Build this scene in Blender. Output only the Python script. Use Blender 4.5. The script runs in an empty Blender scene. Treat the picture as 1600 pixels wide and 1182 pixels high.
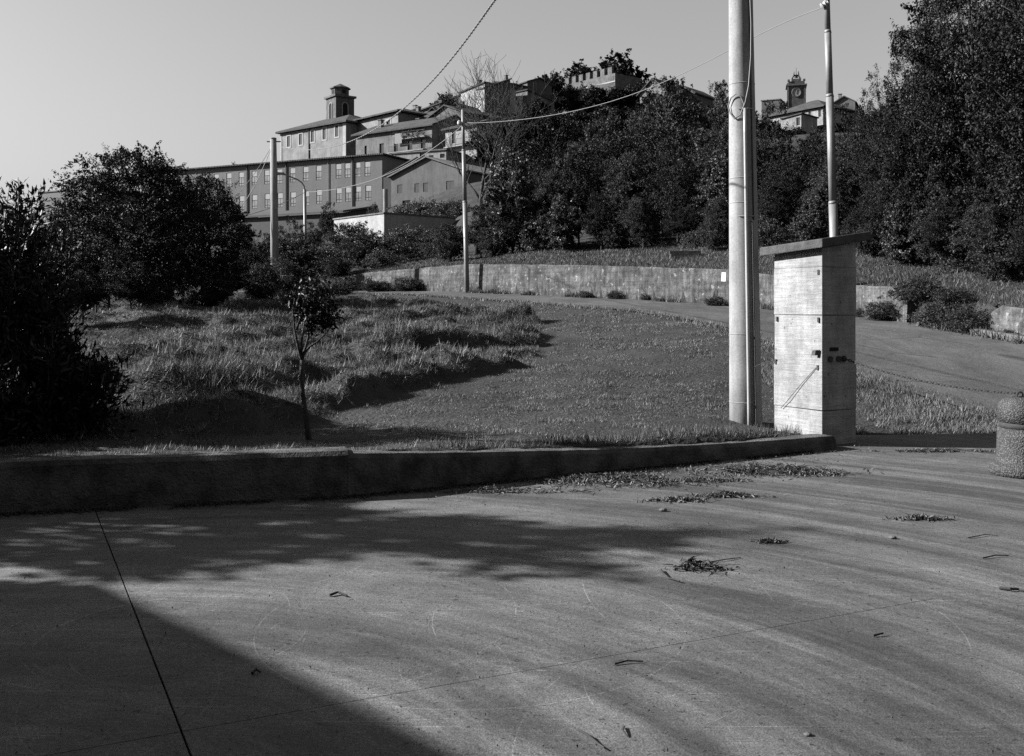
import bpy, math, random
import numpy as np
R = math.radians
SC = bpy.context.scene
COL = SC.collection

# ------------------------------------------------------------------ camera, sky, sun, exposure
FPX, HZ, CAMZ = 1537.0, 471.0, 1.6          # focal length in photo pixels, horizon row, eye height
cam = bpy.data.cameras.new('camera'); camo = bpy.data.objects.new('camera', cam); COL.objects.link(camo)
cam.sensor_width = 36; cam.lens = 36*FPX/1600; cam.shift_y = -(591-HZ)/1600
cam.clip_start = .05; cam.clip_end = 6000
camo.location = (0, 0, CAMZ); camo.rotation_euler = (R(90), 0, 0)
SC.camera = camo

SUN_EL, SUN_BACK = R(27), R(5)              # sun low on the left, a touch beyond the picture plane
w = bpy.data.worlds.new('World'); SC.world = w; w.use_nodes = True
nt = w.node_tree; nt.nodes.clear()
sky = nt.nodes.new('ShaderNodeTexSky'); sky.sky_type = 'NISHITA'; sky.sun_disc = False
sky.sun_elevation = SUN_EL; sky.sun_rotation = R(-90)+SUN_BACK
sky.altitude = 400; sky.air_density = 1.0; sky.dust_density = 2.0; sky.ozone_density = 1.0
bw = nt.nodes.new('ShaderNodeSeparateColor'); bg = nt.nodes.new('ShaderNodeBackground'); out = nt.nodes.new('ShaderNodeOutputWorld')
nt.links.new(sky.outputs[0], bw.inputs[0]); filt = nt.nodes.new('ShaderNodeMath'); filt.operation = 'MULTIPLY'; filt.inputs[1].default_value = .6; nt.links.new(bw.outputs[2], filt.inputs[0]); nt.links.new(filt.outputs[0], bg.inputs[0]); nt.links.new(bg.outputs[0], out.inputs[0])
bg.inputs[1].default_value = 0.05
sl = bpy.data.lights.new('sun', 'SUN'); sl.energy = 5.0; sl.angle = R(.55); sl.color = (1, 1, 1)
so = bpy.data.objects.new('sun', sl); COL.objects.link(so)
from mathutils import Vector
tosun = Vector((-math.cos(SUN_BACK)*math.cos(SUN_EL), math.sin(SUN_BACK)*math.cos(SUN_EL), math.sin(SUN_EL)))
so.rotation_euler = tosun.to_track_quat('Z', 'Y').to_euler(); so.location = (-20, 0, 30)
vs = SC.view_settings; vs.view_transform = 'Standard'; vs.look = 'None'; vs.gamma = 1; vs.use_curve_mapping = False
vs.exposure = 1.95
SC.render.engine = 'CYCLES'; SC.cycles.max_bounces = 6; SC.cycles.diffuse_bounces = 3; SC.cycles.transparent_max_bounces = 6
SC.cycles.use_denoising = False

# ------------------------------------------------------------------ helpers
def P(px, py, Y): return ((px-800)/FPX*Y, Y, CAMZ+(HZ-py)/FPX*Y)

def link(o, parent=None):
    COL.objects.link(o)
    if parent is not None: o.parent = parent
    return o
def tag(o, label=None, cat=None, group=None, kind=None):
    if label: o['label'] = label
    if cat: o['category'] = cat
    if group: o['group'] = group
    if kind: o['kind'] = kind
    return o
def empty(name, loc=(0, 0, 0), rz=0, label=None, cat=None, group=None):
    o = bpy.data.objects.new(name, None); o.location = loc; o.rotation_euler = (0, 0, rz); o.empty_display_size = .2
    link(o); return tag(o, label, cat, group)

class MB:
    def __init__(s): s.v = []; s.f = []
    def poly(s, pts):
        n = len(s.v); s.v += [tuple(p) for p in pts]; s.f.append(tuple(range(n, n+len(pts)))); return s
    def box(s, x0, x1, y0, y1, z0, z1):
        return s.hexa([(x0,y0,z0),(x1,y0,z0),(x1,y1,z0),(x0,y1,z0),(x0,y0,z1),(x1,y0,z1),(x1,y1,z1),(x0,y1,z1)])
    def hexa(s, p):
        n = len(s.v); s.v += [tuple(q) for q in p]
        for f in ((3,2,1,0),(4,5,6,7),(0,1,5,4),(1,2,6,5),(2,3,7,6),(3,0,4,7)): s.f.append(tuple(n+i for i in f))
        return s
    def slab(s, quad, t):                      # a flat polygon given a thickness straight down
        n = len(s.v); k = len(quad)
        s.v += [tuple(q) for q in quad]+[(q[0], q[1], q[2]-t) for q in quad]
        s.f.append(tuple(range(n, n+k))); s.f.append(tuple(reversed(range(n+k, n+2*k))))
        for i in range(k):
            j = (i+1) % k; s.f.append((n+i, n+k+i, n+k+j, n+j))
        return s
    def tube(s, pts, rad, n=8, cap=True):
        pts = [Vector(p) for p in pts]; m = len(pts)
        if not hasattr(rad, '__len__'): rad = [rad]*m
        base = len(s.v); prev = None
        for i, p in enumerate(pts):
            d = (pts[min(i+1, m-1)]-pts[max(i-1, 0)]).normalized()
            if prev is None:
                a = d.cross(Vector((0, 0, 1)) if abs(d.z) < .95 else Vector((1, 0, 0))).normalized()
            else:
                a = (prev-d*prev.dot(d)).normalized()
            prev = a; b = d.cross(a)
            for k in range(n):
                t = 2*math.pi*k/n; s.v.append(tuple(p+(a*math.cos(t)+b*math.sin(t))*rad[i]))
        for i in range(m-1):
            for k in range(n):
                k2 = (k+1) % n; s.f.append((base+i*n+k, base+i*n+k2, base+(i+1)*n+k2, base+(i+1)*n+k))
        if cap:
            s.f.append(tuple(reversed(range(base, base+n)))); s.f.append(tuple(range(base+(m-1)*n, base+m*n)))
        return s
    def lathe(s, prof, n=32, c=(0, 0, 0)):
        base = len(s.v); m = len(prof)
        for r, z in prof:
            for k in range(n):
                t = 2*math.pi*k/n; s.v.append((c[0]+r*math.cos(t), c[1]+r*math.sin(t), c[2]+z))
        for i in range(m-1):
            for k in range(n):
                k2 = (k+1) % n; s.f.append((base+i*n+k, base+i*n+k2, base+(i+1)*n+k2, base+(i+1)*n+k))
        s.f.append(tuple(reversed(range(base, base+n)))); s.f.append(tuple(range(base+(m-1)*n, base+m*n)))
        return s
    def mesh(s, name, m, smooth=False):
        me = bpy.data.meshes.new(name); me.from_pydata(s.v, [], s.f); me.materials.append(m)
        if smooth: me.polygons.foreach_set('use_smooth', [True]*len(me.polygons))
        me.update(); return me
    def build(s, name, m, parent=None, smooth=False):
        return link(bpy.data.objects.new(name, s.mesh(name, m, smooth)), parent)

def np_mesh(name, V, T, m, smooth=False):
    me = bpy.data.meshes.new(name); V = np.ascontiguousarray(V, dtype=np.float32); T = np.ascontiguousarray(T, dtype=np.int32)
    k = T.shape[1]
    me.vertices.add(len(V)); me.vertices.foreach_set('co', V.ravel())
    me.loops.add(T.size); me.loops.foreach_set('vertex_index', T.ravel())
    me.polygons.add(len(T)); me.polygons.foreach_set('loop_start', np.arange(0, T.size, k, dtype=np.int32))
    me.polygons.foreach_set('loop_total', np.full(len(T), k, dtype=np.int32))
    if smooth: me.polygons.foreach_set('use_smooth', np.ones(len(T), dtype=bool))
    me.materials.append(m); me.update(calc_edges=True); return me

def bevel(o, wd=.01, seg=2):
    md = o.modifiers.new('bevel', 'BEVEL'); md.width = wd; md.segments = seg; md.limit_method = 'ANGLE'; return o

# ------------------------------------------------------------------ materials (a black and white photograph: all greys)
class NT:
    def __init__(s, name):
        s.m = bpy.data.materials.new(name); s.m.use_nodes = True; s.t = s.m.node_tree; s.t.nodes.clear()
        s.o = s.n('ShaderNodeOutputMaterial'); s.b = s.n('ShaderNodeBsdfPrincipled'); s.l(s.b.outputs[0], s.o.inputs[0])
        s.tc = s.n('ShaderNodeTexCoord')
    def n(s, t, **kw):
        x = s.t.nodes.new(t)
        for k, v in kw.items(): setattr(x, k, v)
        return x
    def l(s, a, b): s.t.links.new(a, b)
    def set(s, sock, v):
        if isinstance(v, (int, float, tuple)): sock.default_value = v
        else: s.l(v, sock)
    def math(s, op, a, b=0., c=None, clamp=False):
        x = s.n('ShaderNodeMath', operation=op, use_clamp=clamp); s.set(x.inputs[0], a); s.set(x.inputs[1], b)
        if c is not None: s.set(x.inputs[2], c)
        return x.outputs[0]
    def vec(s, scale=(1, 1, 1), rot=(0, 0, 0), loc=(0, 0, 0), src='Object'):
        x = s.n('ShaderNodeMapping'); s.l(s.tc.outputs[src], x.inputs[0]); x.inputs['Scale'].default_value = scale
        x.inputs['Rotation'].default_value = rot; x.inputs['Location'].default_value = loc; return x.outputs[0]
    def noise(s, v, scale=1., detail=4., rough=.6, dist=0.):
        x = s.n('ShaderNodeTexNoise'); s.set(x.inputs['Vector'], v); x.inputs['Scale'].default_value = scale
        x.inputs['Detail'].default_value = detail; x.inputs['Roughness'].default_value = rough; x.inputs['Distortion'].default_value = dist
        return x.outputs[0]
    def ramp(s, f, a, b, lo=0., hi=1.):
        x = s.n('ShaderNodeMapRange'); s.set(x.inputs[0], f); x.inputs[1].default_value = a; x.inputs[2].default_value = b
        x.inputs[3].default_value = lo; x.inputs[4].default_value = hi; x.interpolation_type = 'SMOOTHSTEP'; return x.outputs[0]
    def color(s, f):
        x = s.n('ShaderNodeCombineColor')
        for i in range(3): s.set(x.inputs[i], f)
        s.l(x.outputs[0], s.b.inputs['Base Color'])
    def bump(s, h, strength=.4, dist=.01):
        x = s.n('ShaderNodeBump'); x.inputs['Strength'].default_value = strength; x.inputs['Distance'].default_value = dist
        s.l(h, x.inputs['Height']); s.l(x.outputs[0], s.b.inputs['Normal'])
    def fin(s, rough=.8, spec=.3):
        s.set(s.b.inputs['Roughness'], rough); s.b.inputs['Specular IOR Level'].default_value = spec; return s.m

def plaster(name, base, var=.35, scale=1., streak=0., rough=.9, bump=.3, fine=30., spec=.2, bdist=.01):
    k = NT(name); n1 = k.noise(k.vec(), scale, 6., .65); n2 = k.noise(k.vec(), fine*scale, 3., .6)
    f = k.math('ADD', k.ramp(n1, .25, .75, 1-var, 1+var), k.ramp(n2, .3, .7, -.12, .12))
    if streak:
        n3 = k.noise(k.vec((4.*scale, 4.*scale, .35*scale)), 1.6, 6., .75, .3)
        f = k.math('MULTIPLY', f, k.ramp(n3, .3, .7, 1-streak, 1+streak*.6))
    base = base*.42
    k.color(k.math('MULTIPLY', f, base)); k.bump(k.math('ADD', n2, n1), bump, bdist)
    return k.fin(rough, spec)

def leafmat(name, base, trans=.35, rough=.42, spec=.5, var=.55):
    k = NT(name); g = k.n('ShaderNodeNewGeometry'); rnd = g.outputs['Random Per Island']
    n = k.noise(k.vec(), .6, 2., .5)
    f = k.math('MULTIPLY', k.ramp(rnd, 0., 1., 1-var, 1+var), k.math('MULTIPLY', k.ramp(n, .3, .7, .8, 1.25), base*.47))
    k.color(f); k.fin(rough, spec)
    tr = k.n('ShaderNodeBsdfTranslucent'); cc = k.n('ShaderNodeCombineColor')
    for i in range(3): k.l(f, cc.inputs[i])
    k.l(cc.outputs[0], tr.inputs[0])
    mx = k.n('ShaderNodeMixShader'); mx.inputs[0].default_value = trans
    k.l(k.b.outputs[0], mx.inputs[1]); k.l(tr.outputs[0], mx.inputs[2]); k.l(mx.outputs[0], k.o.inputs[0])
    return k.m

M = {}
M['concrete'] = plaster('cast concrete', .25, .28, 1.8, .18, bump=.6, fine=22, bdist=.006)
k = NT('board marked concrete'); n1 = k.noise(k.vec(), 2.6, 7., .7); n2 = k.noise(k.vec((2.5, 2.5, 38.)), 1., 5., .7, .4); n3 = k.noise(k.vec(), 90., 3., .7); n4 = k.noise(k.vec((6., 6., .8)), 1., 5., .7); n5 = k.noise(k.vec(), 16., 3., .5)
f = k.math('MULTIPLY', k.ramp(n1, .3, .7, .72, 1.22), k.ramp(n2, .3, .7, .84, 1.12)); f = k.math('MULTIPLY', f, k.ramp(n3, .3, .7, .82, 1.15)); f = k.math('MULTIPLY', f, k.ramp(n4, .3, .7, .82, 1.1)); f = k.math('MULTIPLY', f, k.ramp(n5, .66, .72, 1., .45))
k.color(k.math('MULTIPLY', f, .175)); k.bump(k.math('ADD', k.math('ADD', n3, k.math('MULTIPLY', n2, 2.)), n5), .8, .007); M['concrete_band'] = k.fin(.9, .2)
M['concrete_dark'] = plaster('lichen darkened concrete', .125, .75, 3.5, 0, bump=1., fine=14, bdist=.03)
M['slab_roof'] = plaster('weathered roof slab', .10, .5, 4., 0, bump=.9, fine=14, bdist=.012)
k = NT('streaked retaining wall concrete'); n1 = k.noise(k.vec(), 1.2, 7., .7); n2 = k.noise(k.vec(), 5., 6., .75, .4); n3 = k.noise(k.vec((5., 5., .5)), 1.3, 6., .75, .5); n4 = k.noise(k.vec(), 30., 4., .7); n5 = k.noise(k.vec((.5, .5, 9.)), 1., 3., .6)
f = k.math('MULTIPLY', k.ramp(n1, .3, .7, .62, 1.38), k.ramp(n2, .3, .7, .6, 1.35)); f = k.math('MULTIPLY', f, k.ramp(n3, .35, .65, .62, 1.3)); f = k.math('MULTIPLY', f, k.ramp(n4, .3, .7, .75, 1.25)); f = k.math('MULTIPLY', f, k.ramp(n5, .4, .6, .85, 1.1))
f = k.math('ADD', f, k.ramp(k.noise(k.vec(), 7., 2., .4), .66, .72, 0., 1.6)); k.color(k.math('MULTIPLY', f, .055)); k.bump(k.math('ADD', k.math('ADD', n2, n4), k.math('MULTIPLY', n5, .6)), .9, .03); M['retaining'] = k.fin(.95, .1)
M['pole'] = plaster('spun concrete', .36, .22, 1.4, .25, bump=.25, fine=30, bdist=.003)
M['pole_thin'] = plaster('galvanised steel', .26, .2, 3., .2, rough=.55, bump=.1, spec=.5)
M['pvc'] = plaster('white plastic pipe', .46, .08, 3., .1, rough=.4, bump=.05, spec=.5)
M['channel'] = plaster('zinc cable cover', .30, .15, 3., .2, rough=.5, bump=.1, spec=.5)
M['cable'] = plaster('pale cable sheath', .26, .1, 3., 0, rough=.5, bump=.1)
M['cable_dark'] = plaster('dark cable sheath', .07, .1, 3., 0, rough=.6, bump=.1)
M['iron'] = plaster('rusty iron', .03, .4, 20., 0, rough=.7, bump=.5, spec=.4)
M['black'] = plaster('painted hollow shade', .012, .2, 2., 0, bump=.1)  # near-black fill painted for the shade inside openings
M['bark'] = plaster('grey bark', .075, .5, 6., .3, bump=1., fine=12, bdist=.02)
M['bark_pale'] = plaster('pale bare bark', .13, .3, 6., .2, bump=.8, fine=12, bdist=.01)
M['twig'] = plaster('dry twig', .06, .4, 10., 0, bump=.4)
M['white'] = plaster('white painted sheet', .75, .06, 3., .05, rough=.6, bump=.05)
M['kerb'] = plaster('pale kerb concrete', .15, .35, 2., 0, bump=.8, fine=20, bdist=.01)
M['soil'] = plaster('grassy soil', .045, .5, 1.1, 0, bump=1., fine=14, bdist=.05)
# buildings
M['w_school'] = plaster('painted school plaster', .20, .10, .25, .1, bump=.1, fine=20)
M['w_church'] = plaster('worn church plaster', .27, .3, .5, .2, bump=.4, fine=14)
M['w_tower'] = plaster('tower masonry', .12, .4, 1., .1, bump=.8, fine=8)
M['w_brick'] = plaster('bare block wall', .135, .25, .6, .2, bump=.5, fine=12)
M['w_old'] = plaster('old village plaster', .19, .4, .5, .3, bump=.5, fine=12)
M['w_pale'] = plaster('pale village plaster', .34, .3, .5, .25, bump=.4, fine=12)
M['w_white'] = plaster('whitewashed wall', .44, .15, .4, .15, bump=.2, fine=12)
M['w_stone'] = plaster('castle stone', .15, .45, .8, .2, bump=.8, fine=8)
M['trim'] = plaster('pale window surround', .42, .15, 1., 0, bump=.1)
M['frame'] = plaster('dark window frame', .06, .2, 2., 0, bump=.1)
M['upper_pane'] = plaster('pale upper pane', .5, .08, 2., 0, bump=.05)  # pale even tone of the upper window panes
M['shutter'] = plaster('closed shutter', .09, .2, 4., .2, bump=.2)
M['shutter_pale'] = plaster('pale shutter', .30, .15, 4., .1, bump=.2)
k = NT('clay tile roof'); wv = k.n('ShaderNodeTexWave', wave_type='BANDS', bands_direction='X'); k.l(k.vec((1, 1, 1)), wv.inputs[0]); wv.inputs['Scale'].default_value = 1.1
nz = k.noise(k.vec(), .7, 6., .7); f = k.math('MULTIPLY', k.ramp(nz, .25, .75, .6, 1.4), k.ramp(wv.outputs[0], 0, 1, .8, 1.15)); k.color(k.math('MULTIPLY', f, .036)); k.bump(wv.outputs[0], .6, .06); M['tile'] = k.fin(.9, .15)
k = NT('window glass'); k.color(k.ramp(k.noise(k.vec(), .8, 1.), .3, .7, .09, .16)); M['glass'] = k.fin(.12, 1.)
k = NT('dark glass'); k.color(.02); M['glass_dark'] = k.fin(.15, .5)
k = NT('white plate'); k.color(.3); M['plate'] = k.fin(.5, .4)
# exposed aggregate
k = NT('exposed aggregate'); vo = k.n('ShaderNodeTexVoronoi'); k.l(k.vec(), vo.inputs[0]); vo.inputs['Scale'].default_value = 75
f = k.math('MULTIPLY', k.math('ADD', k.ramp(vo.outputs['Distance'], 0., .6, 1.5, .35), 0.), k.ramp(vo.outputs['Color'], 0, 1, .45, 1.6))
f = k.math('MULTIPLY', f, k.ramp(k.noise(k.vec(), 5., 4.), .3, .7, .75, 1.2)); k.color(k.math('MULTIPLY', f, .052)); k.bump(k.math('SUBTRACT', 1., vo.outputs['Distance']), 1., .008); M['aggregate'] = k.fin(.75, .3)
# asphalt
k = NT('worn asphalt road'); a = k.noise(k.vec(), .35, 6., .65); b = k.noise(k.vec(), 45., 3., .6); c = k.noise(k.vec((1, .35, 1), (0, 0, .5)), 1.2, 6., .7, 1.)
vo = k.n('ShaderNodeTexVoronoi', feature='DISTANCE_TO_EDGE'); k.l(k.vec(), vo.inputs[0]); vo.inputs['Scale'].default_value = .45
crack = k.math('MULTIPLY', k.ramp(vo.outputs[0], .0, .02, 1., 0.), k.ramp(a, .5, .6))
f = k.math('MULTIPLY', k.ramp(a, .3, .7, .75, 1.25), k.ramp(b, .3, .7, .7, 1.3)); f = k.math('MULTIPLY', f, k.ramp(c, .35, .65, .8, 1.15)); f = k.math('MULTIPLY', f, k.math('SUBTRACT', 1., k.math('MULTIPLY', crack, .6)))
k.color(k.math('MULTIPLY', f, .050)); k.bump(k.math('ADD', k.math('MULTIPLY', c, 1.5), k.math('ADD', b, k.math('MULTIPLY', k.noise(k.vec(), 9., 4., .7), 2.))), .6, .014); M['asphalt'] = k.fin(.9, .15)

# paving: worn cement with sweeping wear bands and fine scratches
def paving():
    k = NT('scuffed cement paving'); sep = k.n('ShaderNodeSeparateXYZ'); k.l(k.vec(src='Object'), sep.inputs[0]); X, Y = sep.outputs[0], sep.outputs[1]
    def rad(cx, cy):
        dx = k.math('SUBTRACT', X, cx); dy = k.math('SUBTRACT', Y, cy)
        return k.math('SQRT', k.math('ADD', k.math('MULTIPLY', dx, dx), k.math('MULTIPLY', dy, dy))), k.math('ARCTAN2', dy, dx)
    r, t = rad(-2.1, 2.2)
    cv = k.n('ShaderNodeCombineXYZ'); k.l(k.math('MULTIPLY', r, 2.3), cv.inputs[0]); k.l(k.math('MULTIPLY', t, 1.3), cv.inputs[1])
    band = k.noise(cv.outputs[0], 1.1, 8., .62, .9)
    cv2 = k.n('ShaderNodeCombineXYZ'); k.l(k.math('MULTIPLY', r, 14.), cv2.inputs[0]); k.l(k.math('MULTIPLY', t, 3.), cv2.inputs[1])
    fine = k.noise(cv2.outputs[0], 1.2, 4., .7)
    big = k.noise(k.vec(), .45, 5., .6); mid = k.noise(k.vec(), 3., 6., .7, .8); spk = k.noise(k.vec(), 120., 3., .7)
    f = k.math('MULTIPLY', k.ramp(band, .32, .68, .6, 1.45), k.ramp(fine, .25, .75, .80, 1.2))
    f = k.math('MULTIPLY', f, k.ramp(big, .3, .7, .8, 1.2)); f = k.math('MULTIPLY', f, k.ramp(mid, .25, .75, .8, 1.2)); f = k.math('MULTIPLY', f, k.ramp(spk, .3, .7, .55, 1.45))
    pits = k.noise(k.vec(), 28., 2., .5); f = k.math('MULTIPLY', f, k.ramp(pits, .64, .70, 1., .4)); g2 = k.noise(k.vec(), 45., 4., .75); f = k.math('MULTIPLY', f, k.ramp(g2, .3, .7, .75, 1.25))
    sc = None                                   # scratches: thin arcs and straight scrapes
    def add(s, g):
        return g if s is None else k.math('MAXIMUM', s, g)
    gate = k.noise(k.vec(), 1.7, 2., .5)
    for i, (cx, cy, rr, wd, lo) in enumerate([(-1.62, 4.72, .62, .005, .42), (-1.50, 4.60, .52, .004, .45), (-1.2, 5.1, 1.22, .005, .45), (-1.6, 6.1, .7, .004, .46), (-.5, 3.9, 1.9, .004, .5),
                                         (.9, 5.0, 1.3, .005, .52), (-2.6, 4.1, .8, .004, .45), (1.6, 3.4, 1.6, .004, .5), (-1.9, 5.0, .75, .003, .45), (.2, 6.4, .9, .004, .52), (2.5, 5.5, 2.1, .004, .5), (-1.75, 4.75, .72, .003, .4), (-1.0, 4.2, 1.0, .003, .45), (.3, 4.4, .8, .003, .46), (-.2, 4.9, 1.05, .004, .44), (-.3, 5.4, 1.7, .003, .46), (1.2, 4.1, .9, .003, .48), (-2.1, 3.9, .9, .003, .42)]):
        q, ang = rad(cx, cy); g = k.ramp(k.math('ABSOLUTE', k.math('SUBTRACT', q, rr)), 0., wd, 1., 0.)
        g = k.math('MULTIPLY', g, k.ramp(k.noise(k.vec(loc=(i*7.3, i*3.1, 0)), 1.3, 3., .6), lo, lo+.12)); sc = add(sc, g)
    for i, ang in enumerate((.35, .62, 1.05, -.45, -.7, .15, .5, -.25, .85)):
        v = k.vec((.22, 26., 1.), (0, 0, -ang), (i*3.7, i*1.9, 0)); n = k.noise(v, 1., 2., .5)
        g = k.ramp(k.math('ABSOLUTE', k.math('SUBTRACT', n, .5)), 0., .005, 1., 0.)
        g = k.math('MULTIPLY', g, k.ramp(k.noise(k.vec(loc=(i*5., -i*4., 0)), .9, 3., .6), .50, .64)); sc = add(sc, g)
    f = k.math('MULTIPLY', f, k.math('ADD', 1., k.math('MULTIPLY', sc, .95)))
    k.color(k.math('MULTIPLY', f, .050)); k.bump(k.math('ADD', k.math('ADD', spk, k.math('MULTIPLY', mid, .7)), k.math('MULTIPLY', pits, .6)), .5, .006)
    return k.fin(k.ramp(band, .3, .7, .62, .85), .25)
M['paving'] = paving()
M['joint'] = plaster('dirt filled joint', .025, .4, 8., 0, bump=.6)
M['grass'] = leafmat('mown grass', .155, .25, .6, .25, .55)
M['hay'] = leafmat('rough dry grass', .145, .25, .6, .25, .65)
M['bankgrass'] = leafmat('bank grass', .10, .25, .6, .25, .6)
M['leaf'] = leafmat('leaves', .060, .25, .6, .15, .7)
M['leaf_dark'] = leafmat('dark leaves', .021, .15, .6, .15, .7)
M['leaf_laurel'] = leafmat('laurel leaves', .015, .12, .5, .18, .5)
M['leaf_pale'] = leafmat('pale leaves', .07, .25, .5, .35)
M['weed'] = leafmat('wilted weeds', .14, .25, .6, .3, .6)

# ------------------------------------------------------------------ ground shape
def tps_fit(pts):
    A = np.array(pts, float); xy = A[:, :2]; n = len(A)
    d = np.linalg.norm(xy[:, None]-xy[None], axis=2); K = np.where(d > 0, d*d*np.log(d+1e-9), 0)+np.eye(n)*.3
    Pm = np.hstack([np.ones((n, 1)), xy]); S = np.zeros((n+3, n+3)); S[:n, :n] = K; S[:n, n:] = Pm; S[n:, :n] = Pm.T
    wv = np.linalg.solve(S, np.concatenate([A[:, 2], np.zeros(3)]))
    def ev(x, y):
        x = np.asarray(x, float); y = np.asarray(y, float); r = wv[n]+wv[n+1]*x+wv[n+2]*y
        for i in range(n):
            q = (x-xy[i, 0])**2+(y-xy[i, 1])**2; r = r+wv[i]*.5*q*np.log(q+1e-12)
        return r
    return ev
# far road edge = foot of the retaining wall: x, y, z of the foot, height of the wall
FAR = np.array([(-34,64,2.2,0),(-16,56,2.2,.1),(-8.2,50.4,2.12,.75),(-7.8,50,2.12,.9),(-1.91,42,1.96,1.23),(2.37,36.5,1.74,1.2),(6.65,31,1.46,1.15),(9.13,26,1.16,.86),(9.5,22.6,1.02,.5),(9.86,20.3,.88,.64),(10.5,17,.62,.7),(11.6,13.5,.32,.7),(14.5,7,.1,.5),(20,0,0,.4),(34,-12,0,.3)])
NEAR = np.array([(-34,52,1.75),(-14,49,1.9),(-8,45,1.93),(-4.27,41,1.86),(0,34.2,1.58),(3.5,27,1.30),(4.87,22,.97),(5.6,16,.41),(6.1,13,.12),(6.4,12.1,.02)])
lawn_pts = [tuple(p[:3]) for p in FAR]+[tuple(p) for p in NEAR]+[
    (-12,5.6,.5),(-8,6.5,.42),(-4,7.7,.35),(-1.3,8.5,.31),(1,9.6,.22),(3.0,10.8,.13),(2.7,11.5,.13),(4.4,12.2,.0),(-1.9,10.5,.2),(-3.1,9.6,.25),(-2.2,11.5,.26),(-1.5,14.3,.33),(.4,17.9,.46),(1.4,20,.58),(3,15,.3),(3.5,19,.66),
    (-6,11,.2),(-9,14,.25),(-5,18,.5),(-7.3,22,.75),(-10,30,1.2),(-5.5,30,1.25),(-3,26,1.0),(-14,36,1.4),(-20,20,.4),(-25,35,1.0),(-16,10,.4),(5,11.9,.0),(8,12.5,.05),(9,16,.35),(8,19,.68),(12,8,0),(0,26,1.05),(-2,36,1.62)]
lawn = tps_fit(lawn_pts)
HILL = np.array([(-49,146,11.5),(-17,131,12.5),(-10,118,11.5),(-35,135,12),(-46,200,24),(-31,188,26),(-20,178,26),(-8,165,25),(-5,200,35),(0,212,38),(20,250,48),(35,250,48),(10,232,45),(75,262,45),(60,230,37),(100,260,38),(0,72,9),(20,64,9),(35,55,9),(15,45,5.5),(30,40,6),(20,28,3.4),(18,20,2.4),(-20,90,6.2),(-30,75,3.6),(-10,70,6.2),(-16,66,5.2),(-45,100,5),(-60,140,8),(-90,150,6),(-130,200,4),(0,110,15),(30,100,18),(60,100,17),(20,150,26),(60,160,26),(100,150,23),(0,300,48),(60,320,44),(-100,350,8),(200,300,22),(0,520,16),(-500,500,2),(500,500,5),(500,0,3),(-500,0,-2),(40,10,2),(60,-40,1),(0,1200,0),(-1200,900,0),(1200,900,0),(-50,50,1.8),(-80,80,2)])
def idw(x, y):
    num = np.zeros_like(x); den = np.zeros_like(x)
    for a, b, c in HILL:
        q = 1/((x-a)**2+(y-b)**2+9)**1.6; num += q*c; den += q
    return num/den
def poly_sd(x, y, pl):                        # signed distance (positive = far/right side) and interpolated columns
    best = np.full(x.shape, 1e18); sd = np.zeros(x.shape); val = np.zeros(x.shape+(pl.shape[1]-2,))
    for i in range(len(pl)-1):
        a, b = pl[i, :2], pl[i+1, :2]; d = b-a; L2 = d@d
        t = np.clip(((x-a[0])*d[0]+(y-a[1])*d[1])/L2, 0, 1); qx = a[0]+t*d[0]; qy = a[1]+t*d[1]
        q = (x-qx)**2+(y-qy)**2; m = q < best; best = np.where(m, q, best)
        cr = d[0]*(y-a[1])-d[1]*(x-a[0]); sd = np.where(m, np.sign(cr)*np.sqrt(q), sd)
        val = np.where(m[..., None], pl[i, 2:]+(pl[i+1, 2:]-pl[i, 2:])*t[..., None], val)
    return sd, val
def ss(a, b, v): t = np.clip((v-a)/(b-a), 0, 1); return t*t*(3-2*t)
_rs = np.random.RandomState(5); _lat = _rs.rand(256, 256)
def vnoise(x, y, s=1.):
    x = np.asarray(x)*s+1000; y = np.asarray(y)*s+1000; xi = np.floor(x).astype(int); yi = np.floor(y).astype(int); fx = x-xi; fy = y-yi
    fx = fx*fx*(3-2*fx); fy = fy*fy*(3-2*fy); g = lambda i, j: _lat[i & 255, j & 255]
    return (g(xi, yi)*(1-fx)+g(xi+1, yi)*fx)*(1-fy)+(g(xi, yi+1)*(1-fx)+g(xi+1, yi+1)*fx)*fy
def fbm(x, y, s): return vnoise(x, y, s)*.5+vnoise(x, y, s*2.1)*.27+vnoise(x, y, s*4.3)*.15+vnoise(x, y, s*8.7)*.08
WALLX = np.array([-20, -8, -1.34, 3.45, 3.95, 5.5, 9, 14, 30]); WALLY = np.array([3.2, 6.3, 8.05, 10.6, 11.75, 11.9, 12.3, 12.8, 13])
def wall_y(x): return np.interp(x, WALLX, WALLY)
EDGE = np.array([(-9., 8.2, 0), (-4.6, 9.1, 0), (-3.1, 9.65, 0), (-2.24, 11.3, 0), (-1.5, 14.1, 0), (.2, 17.4, 0), (.6, 19.5, 0), (.9, 25, 0), (-1., 31, 0), (-8, 42, 0), (-14, 46, 0)])
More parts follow.
